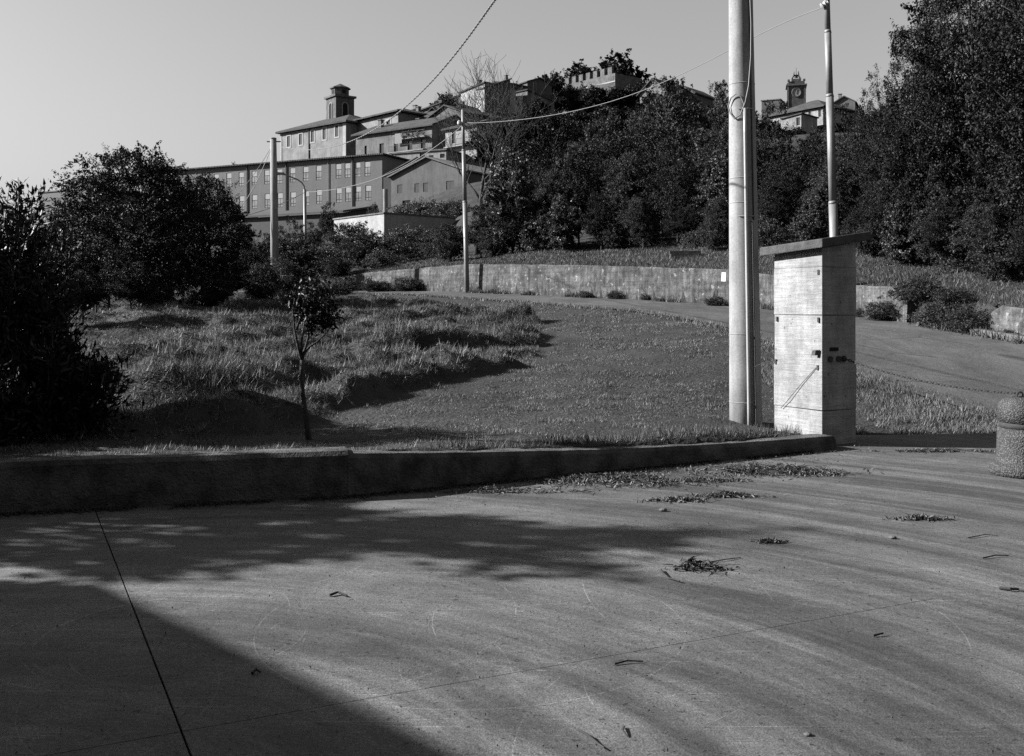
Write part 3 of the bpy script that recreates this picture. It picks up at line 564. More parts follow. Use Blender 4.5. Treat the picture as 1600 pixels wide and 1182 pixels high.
# ------------------------------------------------------------------ buildings
class Bld:
    def __init__(s, name, label, L, Rr, depth, z0, z1, wall, cat='building', group=None):
        s.A = Vector(((L[0]-800)/FPX*L[1], L[1])); B = Vector(((Rr[0]-800)/FPX*Rr[1], Rr[1])); d = B-s.A; s.L = d.length; s.d = d.normalized(); s.n = Vector((-s.d.y, s.d.x)); s.D = depth
        s.z0, s.z1, s.H, s.wm = z0, z1, z1-z0, wall; s.rz = math.atan2(s.d.y, s.d.x)
        s.o = empty(name, (s.A.x, s.A.y, z0), s.rz, label, cat, group); s.holes = {0: [], 1: [], 3: []}; s.gables = []
    # plane 0 front (v=0), 1 right side (u=L), 3 left side (u=0)
    def hit(s, px, py, pl=0):
        k_ = (px-800)/FPX
        if pl == 0: p0, d = s.A, s.d
        elif pl == 1: p0, d = s.A+s.d*s.L, s.n
        else: p0, d = s.A, s.n
        t = (k_*p0.y-p0.x)/(d.x-k_*d.y); Y = p0.y+d.y*t
        return t, CAMZ+(HZ-py)/FPX*Y-s.z0
    def local(s, pl, t, z, dep):               # along the face, up, into the wall
        return (t, dep, z) if pl == 0 else (s.L-dep, t, z) if pl == 1 else (dep, t, z)
    def box(s, name, m, pl, t0, t1, z0, z1, d0, d1, parent=None):
        a = s.local(pl, t0, z0, d0); b = s.local(pl, t1, z1, d1)
        return MB().box(min(a[0], b[0]), max(a[0], b[0]), min(a[1], b[1]), max(a[1], b[1]), z0, z1).build(name, m, parent or s.o)
    def win(s, px, py, wd, ht, style='sash', pl=0):     # centre pixel, size in metres
        t, z = s.hit(px, py, pl); t0, t1, z0, z1 = t-wd/2, t+wd/2, z-ht/2, z+ht/2; lim = s.L if pl == 0 else s.D
        if t0 < .05 or t1 > lim-.05 or z0 < .05 or z1 > s.H-.05: return
        s.holes[pl].append((t0, t1, z0, z1)); rd = .22
        if style == 'dark':
            f = s.box('window', M['frame'], pl, t0, t1, z0, z1, rd, rd+.05); s.box('pane', M['glass_dark'], pl, t0+.06, t1-.06, z0+.06, z1-.06, rd-.02, rd-.002, f); return f
        if style in ('shut', 'pale'):
            mm = M['shutter'] if style == 'shut' else M['shutter_pale']; f = s.box('window', M['frame'], pl, t0, t1, z0, z1, rd, rd+.05)
            s.box('shutter', mm, pl, t0+.02, (t0+t1)/2-.01, z0+.02, z1-.02, .05, .10, f); s.box('shutter', mm, pl, (t0+t1)/2+.01, t1-.02, z0+.02, z1-.02, .05, .10, f); return f
        rd = .07; f = s.box('window', M['frame'], pl, t0, t1, z0, z1, rd, rd+.05)
        zm = z0+(z1-z0)*.60; tm = (t0+t1)/2; e = .055
        s.box('pane', M['upper_pane'], pl, t0+e, t1-e, zm+e*.7, z1-e, rd-.03, rd-.002, f)
        for a, b in ((t0+e, tm-e*.6), (tm+e*.6, t1-e)):
            s.box('pane', M['glass'], pl, a, b, z0+.42, zm-e*.7, rd-.03, rd-.002, f); s.box('pane', M['glass'], pl, a, b, z0+e, z0+.34, rd-.03, rd-.002, f)
        return f
    def trim(s, px, py, wd, ht, t=.22, pl=0):
        a, z = s.hit(px, py, pl); f = None
        for (t0, t1, z0, z1) in ((a-wd/2-t, a-wd/2, z-ht/2-t, z+ht/2+t), (a+wd/2, a+wd/2+t, z-ht/2-t, z+ht/2+t), (a-wd/2, a+wd/2, z+ht/2, z+ht/2+t), (a-wd/2, a+wd/2, z-ht/2-t, z-ht/2)):
            s.box('window_surround', M['trim'], pl, t0, t1, z0, z1, -.06, .03)
    def pipe(s, px, pl=0, r=.08, m='cable_dark'):
        t, _ = s.hit(px, 0, pl); p = [s.local(pl, t, z, -.1) for z in (0, s.H)]; MB().tube(p, r, 8).build('drainpipe', M[m], s.o)
    def walls(s):
        m = MB()
        for pl, ln in ((0, s.L), (1, s.D), (3, s.D)):
            hs = s.holes[pl]; ts = sorted({0, ln, *[h[0] for h in hs], *[h[1] for h in hs]}); zs = sorted({0, s.H, *[h[2] for h in hs], *[h[3] for h in hs]})
            for i in range(len(ts)-1):
                for j in range(len(zs)-1):
                    tc, zc_ = (ts[i]+ts[i+1])/2, (zs[j]+zs[j+1])/2
                    if any(h[0] < tc < h[1] and h[2] < zc_ < h[3] for h in hs): continue
                    m.poly([s.local(pl, a, b, 0) for a, b in ((ts[i], zs[j]), (ts[i+1], zs[j]), (ts[i+1], zs[j+1]), (ts[i], zs[j+1]))])
            for t0, t1, z0, z1 in hs:
                for (a, b), (c, d) in (((t0, z0), (t1, z0)), ((t1, z0), (t1, z1)), ((t1, z1), (t0, z1)), ((t0, z1), (t0, z0))):
                    m.poly([s.local(pl, a, b, 0), s.local(pl, c, d, 0), s.local(pl, c, d, .25), s.local(pl, a, b, .25)])
        m.poly([(0, s.D, 0), (0, s.D, s.H), (s.L, s.D, s.H), (s.L, s.D, 0)]); m.poly([(0, 0, s.H-.02), (s.L, 0, s.H-.02), (s.L, s.D, s.H-.02), (0, s.D, s.H-.02)])
        for g_ in s.gables: m.poly(g_)
        m.build('wall', s.wm, s.o)
    def roof(s, kind, rise, ov=.5, th=.22, m='tile', chim=()):
        L, D, H = s.L, s.D, s.H; r = None; mm = M[m]; H += .0
        if kind == 'gu':                        # ridge along the front
            sl = rise/(D/2); e = H-ov*sl+th; rd = H+rise+th
            r = MB().slab([(-ov, -ov, e), (L+ov, -ov, e), (L+ov, D/2, rd), (-ov, D/2, rd)], th).slab([(-ov, D/2, rd), (L+ov, D/2, rd), (L+ov, D+ov, e), (-ov, D+ov, e)], th)
            s.gables += [[(0, 0, H), (0, D, H), (0, D/2, H+rise)], [(L, 0, H), (L, D, H), (L, D/2, H+rise)]]
        elif kind == 'gv':
            sl = rise/(L/2); e = H-ov*sl+th; rd = H+rise+th
            r = MB().slab([(-ov, -ov, e), (L/2, -ov, rd), (L/2, D+ov, rd), (-ov, D+ov, e)], th).slab([(L/2, -ov, rd), (L+ov, -ov, e), (L+ov, D+ov, e), (L/2, D+ov, rd)], th)
            s.gables += [[(0, 0, H), (L, 0, H), (L/2, 0, H+rise)], [(0, D, H), (L, D, H), (L/2, D, H+rise)]]
        elif kind == 'hip':
            h = min(L, D)/2; e = H+.02; a, b = -ov, L+ov; c, d = -ov, D+ov; T = H+rise
            if L >= D: p, q = (h, D/2, T), (L-h, D/2, T)
            else: p, q = (L/2, h, T), (L/2, D-h, T)
            r = MB()
            c4 = [(a, c, e), (b, c, e), (b, d, e), (a, d, e)]
            if L >= D: fs = [[c4[0], c4[1], q, p], [c4[1], c4[2], q], [c4[2], c4[3], p, q], [c4[3], c4[0], p]]
            else: fs = [[c4[0], c4[1], p], [c4[1], c4[2], q, p], [c4[2], c4[3], q], [c4[3], c4[0], p, q]]
            for f in fs: r.slab([(x, y, z+th) for x, y, z in f], th)
        elif kind == 'monou':                   # rises along the front, left to right
            r = MB().slab([(-ov, -ov, H+th), (L+ov, -ov, H+rise+th), (L+ov, D+ov, H+rise+th), (-ov, D+ov, H+th)], th)
            s.gables += [[(0, 0, H), (L, 0, H), (L, 0, H+rise)], [(L, 0, H), (L, D, H), (L, D, H+rise), (L, 0, H+rise)], [(0, D, H), (L, D, H), (L, D, H+rise)]]
        elif kind == 'monov':
            r = MB().slab([(-ov, -ov, H+th), (L+ov, -ov, H+th), (L+ov, D+ov, H+rise+th), (-ov, D+ov, H+rise+th)], th)
            s.gables += [[(0, 0, H), (0, D, H), (0, D, H+rise)], [(L, 0, H), (L, D, H), (L, D, H+rise)]]
        elif kind == 'flat':
            r = MB().box(-ov, L+ov, -ov, D+ov, H, H+th)
        ro = r.build('roof', mm, s.o)
        for (u, v, h) in chim: MB().box(u-.35, u+.35, v-.35, v+.35, H-.5, H+h).box(u-.45, u+.45, v-.45, v+.45, H+h+.01, H+h+.15).build('chimney', s.wm, ro)
        s.walls(); return s

def zpix(py, Y): return CAMZ+(HZ-py)/FPX*Y
Vil = 'old houses on the hilltop'
# school
b = Bld('school_building', 'long two-storey building with tall paired windows below the church', (268, 146.2), (597, 130), 14, 9., 20.9, M['w_school'])
up = [(x/3.2+260, (y0+y1)/2/3.2+100) for x, y0, y1 in ((190, 553, 622), (250, 550, 622), (313, 545, 616), (375, 541, 612), (440, 536, 607), (503, 531, 602), (566, 526, 598), (631, 521, 591), (697, 515, 586), (762, 509, 581), (861, 500, 573), (906, 496, 569), (956, 491, 566), (1006, 487, 562))]
for x, y in up: b.win(x, y, .95, 2.0)
for x, y0 in ((315, 665), (378, 660), (441, 655), (505, 650), (569, 646), (634, 642), (700, 637), (764, 630), (863, 622), (909, 618), (959, 614), (1010, 610), (252, 669), (190, 673)): b.win(x/3.2+260, (y0+35)/3.2+100, .95, 2.0)
for x in (405, 600, 932): b.pipe(x/3.2+260)
b.pipe(810/3.2+260, r=.05, m='cable')
b.roof('hip', .9, .5, .18)
b = Bld('building_wing', 'plain blank-walled block showing above the left shrub', (61, 165), (150, 158), 12, 4., zpix(302, 165), M['w_school']); b.roof('flat', 0, .15, .2, 'w_school')
# shed roof in front of the school
b = Bld('low_shed', 'low dark-roofed shed in front of the school wall', (352, 108), (535, 100), 5, 6., zpix(343, 108), M['shutter']); b.roof('monov', 1., .4, .2, 'shutter')
# gabled block building
b = Bld('gabled_warehouse', 'plain gabled block building with bricked windows right of the school', (611, 118), (728, 112), 22, 7.5, zpix(277, 118), M['w_brick'])
for x, y, wd, ht in ((425, 890, .75, 1.), (600, 880, .72, 1.05), (690, 873, .72, 1.05), (940, 852, 1.1, 1.0)): b.win(560+x/6.565, 160+y/6.565, wd, ht, 'shut')
b.win(560+492/6.565, 160+1048/6.565, 1.2, .95, 'dark'); b.roof('gv', 1.9, .35, .16, 'w_old')
# lean-to between
b = Bld('lean_to', 'narrow lean-to with pale sheet roof between school and gabled building', (599, 126), (650, 124), 9, 9, zpix(276, 126), M['shutter']); b.roof('monou', 2.1, .1, .12, 'w_old')
# church
b = Bld('church', 'large plastered church with five framed windows on the hill', (438, 197.5), (541, 185), 16, 17, 35.2, M['w_church'])
for x, y in ((275, 545), (375, 527), (475, 503), (574, 482), (680, 458)):
    b.win(400+x/5.373, 120+y/5.373, .95, 2.1, 'shut'); b.trim(400+x/5.373, 120+y/5.373, .95, 2.1, .28)
b.pipe(400+447/5.373, r=.12); b.box('corner_pilaster', M['trim'], 0, b.L-.9, b.L-.02, .1, b.H-.05, -.08, .02); b.box('corner_pilaster', M['trim'], 0, .02, .5, .1, b.H-.05, -.08, .02)
b.win(561, 199, .9, 2.2, 'dark', 1); b.roof('hip', 3.4, .7, .35)
b = Bld('church_apse', 'hip-roofed apse adjoining the church', (560, 187), (622, 178), 11, 22, zpix(182, 182), M['w_church'])
b.win(607, 194, 1.2, 1.3, 'dark'); b.trim(607, 194, 1.2, 1.3, .25); b.roof('hip', 1.9, .8, .3)
# bell tower
def bell_tower():
    Y = 198.; c = P(531.5, 0, Y); z0 = 27; o = empty('bell_tower', (c[0], Y, z0), R(-52), 'square stone bell tower with pyramid cap behind the church', 'tower')
    zc_ = zpix(155, Y)-z0; w_ = 2.05
    m = MB(); m.box(-w_, w_, -w_, w_, 0, zc_); m.build('shaft', M['w_tower'], o)
    MB().box(-w_-.35, w_+.35, -w_-.35, w_+.35, zc_+.003, zc_+.4).build('cornice', M['w_tower'], o)
    zt = zpix(140, Y)-z0; a = w_*.78; ch = a*.45
    oc = [(-a, -ch), (-ch, -a), (ch, -a), (a, -ch), (a, ch), (ch, a), (-ch, a), (-a, ch)]
    MB().slab([(x, y, zt) for x, y in oc], zt-zc_-.41).build('lantern', M['w_tower'], o)
    e = 1.2; MB().slab([(x*e, y*e, zt+.2) for x, y in oc], .19).build('lantern_cornice', M['w_tower'], o)
    za = zpix(131, Y)-z0; m = MB()
    for i in range(8):
        p, q = oc[i], oc[(i+1) % 8]; m.poly([(p[0]*e, p[1]*e, zt+.205), (q[0]*e, q[1]*e, zt+.205), (0, 0, za)])
    m.build('cap_roof', M['tile'], o)
    for k_ in range(4):
        rz = k_*math.pi/2; m = MB(); r = .55; zz0, zz1 = zc_-4.6, zc_-1.7
        pts = [(-r, zz0), (r, zz0)]+[(r*math.cos(t), zz1+r*math.sin(t)) for t in np.linspace(0, math.pi, 9)]
        m.v = [(x, -w_-.02, z) for x, z in pts]+[(x, -w_+.3, z) for x, z in pts]; n = len(pts); m.f = [tuple(range(n))]+[(i, n+i, n+(i+1) % n, (i+1) % n) for i in range(n)]
        q = m.build('arch_opening_shade', M['black'], o); q.rotation_euler = (0, 0, rz)  # black panel stands in for the shade inside the arch
        q = MB().tube([(-.66, -w_-.05, zz0), (-.66, -w_-.05, zz1)]+[(.66*math.cos(t), -w_-.05, zz1+.66*math.sin(t)) for t in np.linspace(math.pi, 0, 9)]+[(.66, -w_-.05, zz0)], .11, 5).build('arch_moulding', M['trim'], o); q.rotation_euler = (0, 0, rz)
        q = MB().box(-.38, .38, -a-.03, -a+.2, zc_+.9, zt-.35).build('lantern_opening_shade', M['black'], o); q.rotation_euler = (0, 0, rz)  # black block in place of shade inside the lantern
bell_tower()

def z2(x, y): return 560+x/6.565, 160+y/6.565
# balconied house
b = Bld('balconied_house', 'long brick house with iron balconies and hanging laundry', (556, 168), (675, 158), 11, 20, zpix(199, 158)+.4, M['w_old'], group=Vil)
for x, y, wd, ht, st in ((88, 350, 1.1, .9, 'pale'), (232, 333, .9, .9, 'pale'), (238, 485, 1.0, 2., 'dark'), (75, 495, .55, 1.6, 'dark'), (385, 470, .9, 1.6, 'dark'), (528, 455, 1.0, 1.9, 'dark'), (664, 440, 1.0, 1.9, 'dark'), (370, 320, 1.3, 1., 'pale'), (525, 305, .9, 1.2, 'pale'), (620, 295, .9, 1.2, 'shut')):
    b.win(*z2(x, y), wd, ht, st)
def balcony(b, xa, xb, y, dp=.9, hh=1.):
    t0, z = b.hit(*z2(xa, y)); t1, _ = b.hit(*z2(xb, y)); q = b.box('balcony', M['w_pale'], 0, t0, t1, z-.16, z, -dp, -.003)
    m = MB()
    for t in np.linspace(t0+.04, t1-.04, max(6, int((t1-t0)/.22))): m.tube([(t, -dp+.04, z), (t, -dp+.04, z+hh)], .018, 4)
    m.tube([(t0, -dp+.04, z+hh), (t1, -dp+.04, z+hh)], .03, 5); r_ = m.build('railing', M['iron'], q); r_['kind'] = 'stuff'
    return t0, t1, z
balcony(b, 335, 700, 525); t0, t1, z = balcony(b, 480, 720, 378)
for i, t in enumerate(np.linspace(t0+.4, t1-.4, 5)):
    m = MB(); rr = random.Random(i)
    for _ in range(26): c_ = (t+rr.gauss(0, .22), -.95+rr.gauss(0, .12), z+.45+rr.gauss(0, .25)); m.box(c_[0]-.07, c_[0]+.07, c_[1]-.05, c_[1]+.05, c_[2]-.06, c_[2]+.06)
    q = m.build('potted_plant', M['leaf_dark'], b.o); q['kind'] = 'stuff'
t0, z = b.hit(*z2(395, 330)); t1, z1_ = b.hit(*z2(465, 425)); b.box('awning', M['shutter_pale'], 0, t0, t1, z1_, z, -.5, -.42)
b.roof('gu', 2.2, .6, .25, chim=((3, 3, 2.6), (9, 6, 2.6)))
b = Bld('low_house', 'pale low house with small openings under the balconied house', (615, 150), (697, 146), 6, 16, zpix(238, 148), M['w_pale'], group=Vil)
for x, y, wd, ht in ((655, 588, .9, 1.9), (745, 565, .8, .6), (860, 550, .8, .6), (400, 575, .6, .5)): b.win(*z2(x, y), wd, ht, 'dark')
b.roof('flat', 0, .2, .2, 'w_old')
b = Bld('terraced_house', 'plastered house with balcony right of the balconied house', (696, 155), (745, 150), 9, 18, zpix(198, 152), M['w_pale'], group=Vil)
for x, y, wd, ht in ((977, 360, .9, 1.9), (1007, 565, .9, 1.9)): b.win(*z2(x, y), wd, ht, 'dark')
balcony(b, 915, 1290, 470); b.roof('gu', 1.4, .5, .25)
b = Bld('roofed_house', 'house with broad tiled roof above the balconied house', (618, 186), (683, 178), 12, 28, zpix(186, 182), M['w_old'], group=Vil); b.roof('gu', 2.3, .6, .25, chim=((2, 4, 3.2), (7, 7, 3)))
b = Bld('roofed_house', 'dark gabled house behind the lamp pole top', (672, 178), (722, 172), 11, 26, zpix(180, 175), M['w_brick'], group=Vil); b.roof('gv', 1.6, .5, .2)
b = Bld('stone_house', 'small stone house with curved gable left of the white house', (650, 200), (690, 196), 8, 32, zpix(174, 198), M['w_old'], group=Vil); b.win(664, 181, .8, 1.2, 'dark'); b.roof('monou', 1.2, .4, .25, chim=((4.2, 3, 2.4),))
b = Bld('white_house', 'white house with two dark windows on the ridge', (680, 238), (720, 232), 9, 36, zpix(159, 234), M['w_white'], group=Vil); b.win(700, 168, .7, 1.6, 'dark'); b.win(711, 165, .8, 1.7, 'dark'); b.roof('monou', 1.0, .4, .3)
for lb_, L_, R_, ey, rf, ri, wm in (('small tiled house stepping up behind the church apse', (640, 200), (668, 197), 182, 'gu', 1.4, 'w_old'), ('narrow gabled house above the broad tiled roof', (664, 192), (690, 190), 180, 'gv', 1.5, 'w_brick'), ('pale little house under the white house', (690, 186), (716, 183), 187, 'gu', 1.3, 'w_pale'), ('little gabled house right under the bright end wall', (702, 200), (724, 198), 172, 'gv', 1.5, 'w_old'), ('pale cottage between church apse and stone house', (628, 206), (652, 204), 177, 'monou', .8, 'w_pale'), ('dim tiled cottage beside the balconied house roof', (676, 166), (700, 164), 203, 'gu', 1.2, 'w_brick')):
    b = Bld('village_cottage', lb_, L_, R_, 7, 26, zpix(ey, R_[1]), M[wm], 'house', Vil); xm = (L_[0]+R_[0])/2
    b.win(xm-5, ey+9, .7, 1.1, 'dark'); b.win(xm+5, ey+9, .7, 1.1, 'shut'); b.roof(rf, ri, .45, .22, chim=((b.L*.3, 3, 2.3),))
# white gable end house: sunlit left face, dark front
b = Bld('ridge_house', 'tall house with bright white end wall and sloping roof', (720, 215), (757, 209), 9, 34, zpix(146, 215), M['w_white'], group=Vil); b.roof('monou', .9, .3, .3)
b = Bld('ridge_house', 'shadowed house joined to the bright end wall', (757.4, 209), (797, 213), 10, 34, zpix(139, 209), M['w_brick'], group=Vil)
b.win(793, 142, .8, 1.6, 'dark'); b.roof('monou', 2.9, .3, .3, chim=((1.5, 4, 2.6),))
b = Bld('ridge_house', 'small ridge house with two dark windows below the castle', (796, 222), (826, 226), 8, 34, zpix(134, 224), M['w_old'], group=Vil); b.win(800, 143, .8, 1.5, 'dark'); b.win(816, 146, .9, 1.5, 'dark'); b.roof('gu', 1.0, .5, .25, chim=((2.5, 4, 2.8),))
b = Bld('ridge_house', 'gabled house beside the castle trees', (824, 232), (862, 236), 9, 36, zpix(131, 234), M['w_brick'], group=Vil); b.roof('gv', 1.2, .4, .25)
b = Bld('ridge_house', 'dim stepped house front under the castle trees', (824, 216), (866, 222), 7, 34, zpix(146, 219), M['w_old'], group=Vil); b.roof('monou', -1.4, .3, .25)
# castle
def castle(label, L, Rr, dep, ztop, n, name='castle_wall'):
    b = Bld(name, label, L, Rr, dep, 38, ztop, M['w_stone'], 'castle'); st = b.L/n
    for i in range(n): MB().box(i*st+.04, i*st+st*.56, .02, .8, b.H+.003, b.H+1.75).build('merlon', M['w_stone'], b.o)
    MB().box(-.15, b.L+.15, -.18, .0, b.H-2.2, b.H-1.9).build('string_course', M['trim'], b.o)
    b.walls(); return b
castle('crenellated castle wall facing left at the hilltop', (872, 262), (961, 246), 10, zpix(127, 255), 8)
castle('crenellated castle wall receding right behind the wire', (961.5, 246), (1016, 262), 8, zpix(127, 246)-.3, 7)
b = Bld('village_house', 'dark-roofed house right of the castle wall', (1000, 205), (1042, 200), 9, 34, zpix(143, 202), M['w_old'], group=Vil); b.win(1014, 152, .7, 1.2, 'dark'); b.roof('gv', 2.6, .5, .25)
b = Bld('village_house', 'gabled roof showing above the hillside trees', (1045, 210), (1085, 206), 9, 34, zpix(148, 208), M['w_brick'], group=Vil); b.roof('gv', 1.8, .5, .25)
# clock tower
def clock_tower():
    Y = 255.; c = P(1244, 0, Y); z0 = 46.; o = empty('clock_tower', (c[0], Y, z0), R(-14), 'clock tower with white dial and open iron belfry', 'tower'); w_ = 2.25; H = zpix(137, Y)-z0
    MB().box(-w_, w_, -w_, w_, 0, H).build('shaft', M['w_tower'], o)
    for sx in (-1, 1): MB().box(sx*w_-.35 if sx > 0 else -w_-.08, w_+.08 if sx > 0 else -w_+.35, -w_-.12, -w_-.002, 0, H-.05).build('pilaster', M['w_stone'], o)
    MB().box(-w_-.35, w_+.35, -w_-.35, w_+.35, H+.003, H+.35).build('cornice', M['w_stone'], o)
    MB().box(-w_*.9, w_*.9, -w_*.9, w_*.9, H+.353, H+1.2).build('parapet', M['w_tower'], o)
    for sx in (-1, 1):
        for sy in (-1, 1): MB().box(sx*w_*.85-.3, sx*w_*.85+.3, sy*w_*.85-.3, sy*w_*.85+.3, H+1.203, H+1.7).build('corner_block', M['w_stone'], o)
    MB().box(-1.2, 1.2, -1.2, 1.2, H+1.205, H+2.0).build('belfry_base', M['w_tower'], o)
    zb = H+2.0; zt = zpix(119, Y)-z0
    for sx in (-1, 1):
        for sy in (-1, 1): MB().tube([(sx*1.15, sy*1.15, zb), (sx*.7, sy*.7, zb+.9), (sx*.55, sy*.55, zb+2.0), (sx*.5, sy*.5, zt)], .11, 6).build('belfry_post', M['iron'], o)
    MB().box(-.7, .7, -.7, .7, zt, zt+.15).build('belfry_top', M['iron'], o)
    MB().lathe([(.5, zb+.5), (.42, zb+.7), (.3, zb+1.2), (.12, zb+1.4)], 14).build('bell', M['iron'], o)
    MB().tube([(0, 0, zt), (0, 0, zpix(106, Y)-z0)], [.12, .05], 6).build('spire_rod', M['iron'], o)
    zc_ = zpix(147.5, Y)-z0; f = MB().lathe([(1.0, 0), (1.0, .06)], 32).build('clock_face', M['w_white'], o); f.rotation_euler = (R(90), 0, 0); f.location = (0, -w_-.005, zc_)
    q = MB().tube([(1.08*math.cos(t), 1.08*math.sin(t), .05) for t in np.linspace(0, 2*math.pi, 33)], .14, 6).build('rim', M['w_stone'], f)
    for i in range(12):
        t = i*math.pi/6; MB().tube([(.78*math.sin(t), .78*math.cos(t), .07), (.92*math.sin(t), .92*math.cos(t), .07)], .035, 4).build('hour_mark', M['iron'], f)
    for a_, l_ in ((R(12), .75), (R(190), .5)): MB().tube([(0, 0, .09), (l_*math.sin(a_), l_*math.cos(a_), .09)], .06, 4).build('hand', M['iron'], f)
clock_tower()
b = Bld('village_house', 'long-roofed pale house below the clock tower', (1203, 226), (1286, 214), 13, 40, zpix(176, 220), M['w_pale'], group=Vil)
b.win(1265.5, 170+8, .8, 1.6, 'dark'); b.win(1281, 177, .8, 1.6, 'dark'); b.roof('hip', 3.2, .8, .25, chim=((b.L-2, 5, 4.),))
b = Bld('village_house', 'lower pale house wall under the clock tower roof', (1222, 205), (1252, 202), 7, 36, zpix(184, 203), M['w_pale'], group=Vil); b.win(1247, 190, .8, 1.6, 'dark'); b.roof('monou', .6, .3, .2)
b = Bld('village_house', 'flat-topped dark house left of the clock tower', (1190, 245), (1219, 243), 8, 40, zpix(157, 244), M['w_brick'], group=Vil); b.roof('flat', 0, .2, .2, 'w_old')
b = Bld('village_house', 'roof peeping over trees right of the slim pole', (1302, 230), (1336, 228), 9, 40, zpix(161, 229), M['w_old'], group=Vil); b.roof('gv', 1.4, .4, .25, chim=((1.2, 3, 2.6),))
# white walled terrace
b = Bld('white_terrace', 'low white-walled terrace lit by the sun, half hidden by brambles', (600, 68), (712, 72), 6.8, 4.5, zpix(334, 68), M['w_white']); b.o['category'] = 'terrace'; b.roof('flat', 0, .08, .09, 'w_old')
# gate post beside school
o = MB().tube([P(602, 340, 96), P(602, 296, 96)], .25, 10).build('gate_post', M['w_pale']); tag(o, 'short pale post in front of the gabled building', 'post')
# house at the left that shades the near yard
h = Bld('yard_house', 'plastered house left of the yard, outside the view', (-1000, 1), (-900, 1), 1, 0, 3, M['w_pale']) if False else None
o = empty('yard_house', (-18.5, -2.6, 0), 0, 'plastered gabled house left of the yard, shading the near paving', 'house')
w_ = MB(); w_.box(0, 7.2, 0, 8.6, -.1, 4.4); w_.v += [(7.2, 0, 4.4), (7.2, 8.6, 4.4), (7.2, 4.3, 6.85), (0, 0, 4.4), (0, 8.6, 4.4), (0, 4.3, 6.85)]; w_.f += [(8, 9, 10), (11, 13, 12)]; w_.build('wall', M['w_pale'], o)
ro = MB().slab([(-.3, -.3, 4.4), (7.6, -.3, 4.4), (7.6, 4.3, 7.08), (-.3, 4.3, 7.08)], .2).slab([(-.3, 4.3, 7.08), (7.6, 4.3, 7.08), (7.6, 8.9, 4.4), (-.3, 8.9, 4.4)], .2).build('roof', M['tile'], o)
MB().box(7.21, 27, -8.5, -1.0, -.1, 5.6).build('shade_wing', M['w_old'], o); MB().slab([(7.0, -9, 5.62), (27.5, -9, 5.62), (27.5, -4.7, 7.6), (7.0, -4.7, 7.6)], .2).slab([(7.0, -4.7, 7.6), (27.5, -4.7, 7.6), (27.5, -.5, 5.62), (7.0, -.5, 5.62)], .2).build('shade_wing_roof', M['tile'], o)  # unseen wing behind the camera, added to block sky light from the yard
for x_ in (10, 14, 18, 22): f = MB().box(x_-.6, x_+.6, -1.0, -.95, 1.1, 2.6).build('window', M['trim'], o); MB().box(x_-.5, x_+.5, -.948, -.93, 1.2, 2.5).build('pane', M['glass_dark'], f)
dd = MB().box(7.2, 7.26, 1.2, 2.2, 0, 2.1).build('door', M['shutter'], o); MB().box(7.262, 7.30, 2.02, 2.08, 1., 1.12).build('handle', M['iron'], dd)
for y in (4., 6.6): f = MB().box(7.2, 7.25, y-.55, y+.55, 1.0, 2.3).build('window', M['trim'], o); MB().box(7.252, 7.27, y-.45, y+.45, 1.1, 2.2).build('pane', M['glass_dark'], f)

# ------------------------------------------------------------------ plants
def leaves(cen, L, W, rs, up=.35, outw=None):
    n = len(cen); d = rs.normal(size=(n, 3)); d /= np.linalg.norm(d, axis=1)[:, None]
    if outw is not None: d = d+outw; d /= np.linalg.norm(d, axis=1)[:, None]
    nn = rs.normal(size=(n, 3)); nn[:, 2] += up*3; s = np.cross(d, nn); s /= np.linalg.norm(s, axis=1)[:, None]+1e-9; u = np.cross(s, d)
    l = (L*rs.uniform(.6, 1.25, n))[:, None]; w_ = (W*rs.uniform(.7, 1.2, n))[:, None]
    b_ = cen-d*l*.5; t = cen+d*l*.5-u*l*.08; a = cen+s*w_*.5+u*w_*.22; c = cen-s*w_*.5+u*w_*.22
    V = np.stack([b_, a, t, c], 1).reshape(-1, 3); i = np.arange(n)*4
    T = np.concatenate([np.stack([i, i+1, i+2], 1), np.stack([i, i+2, i+3], 1)]); return V, T

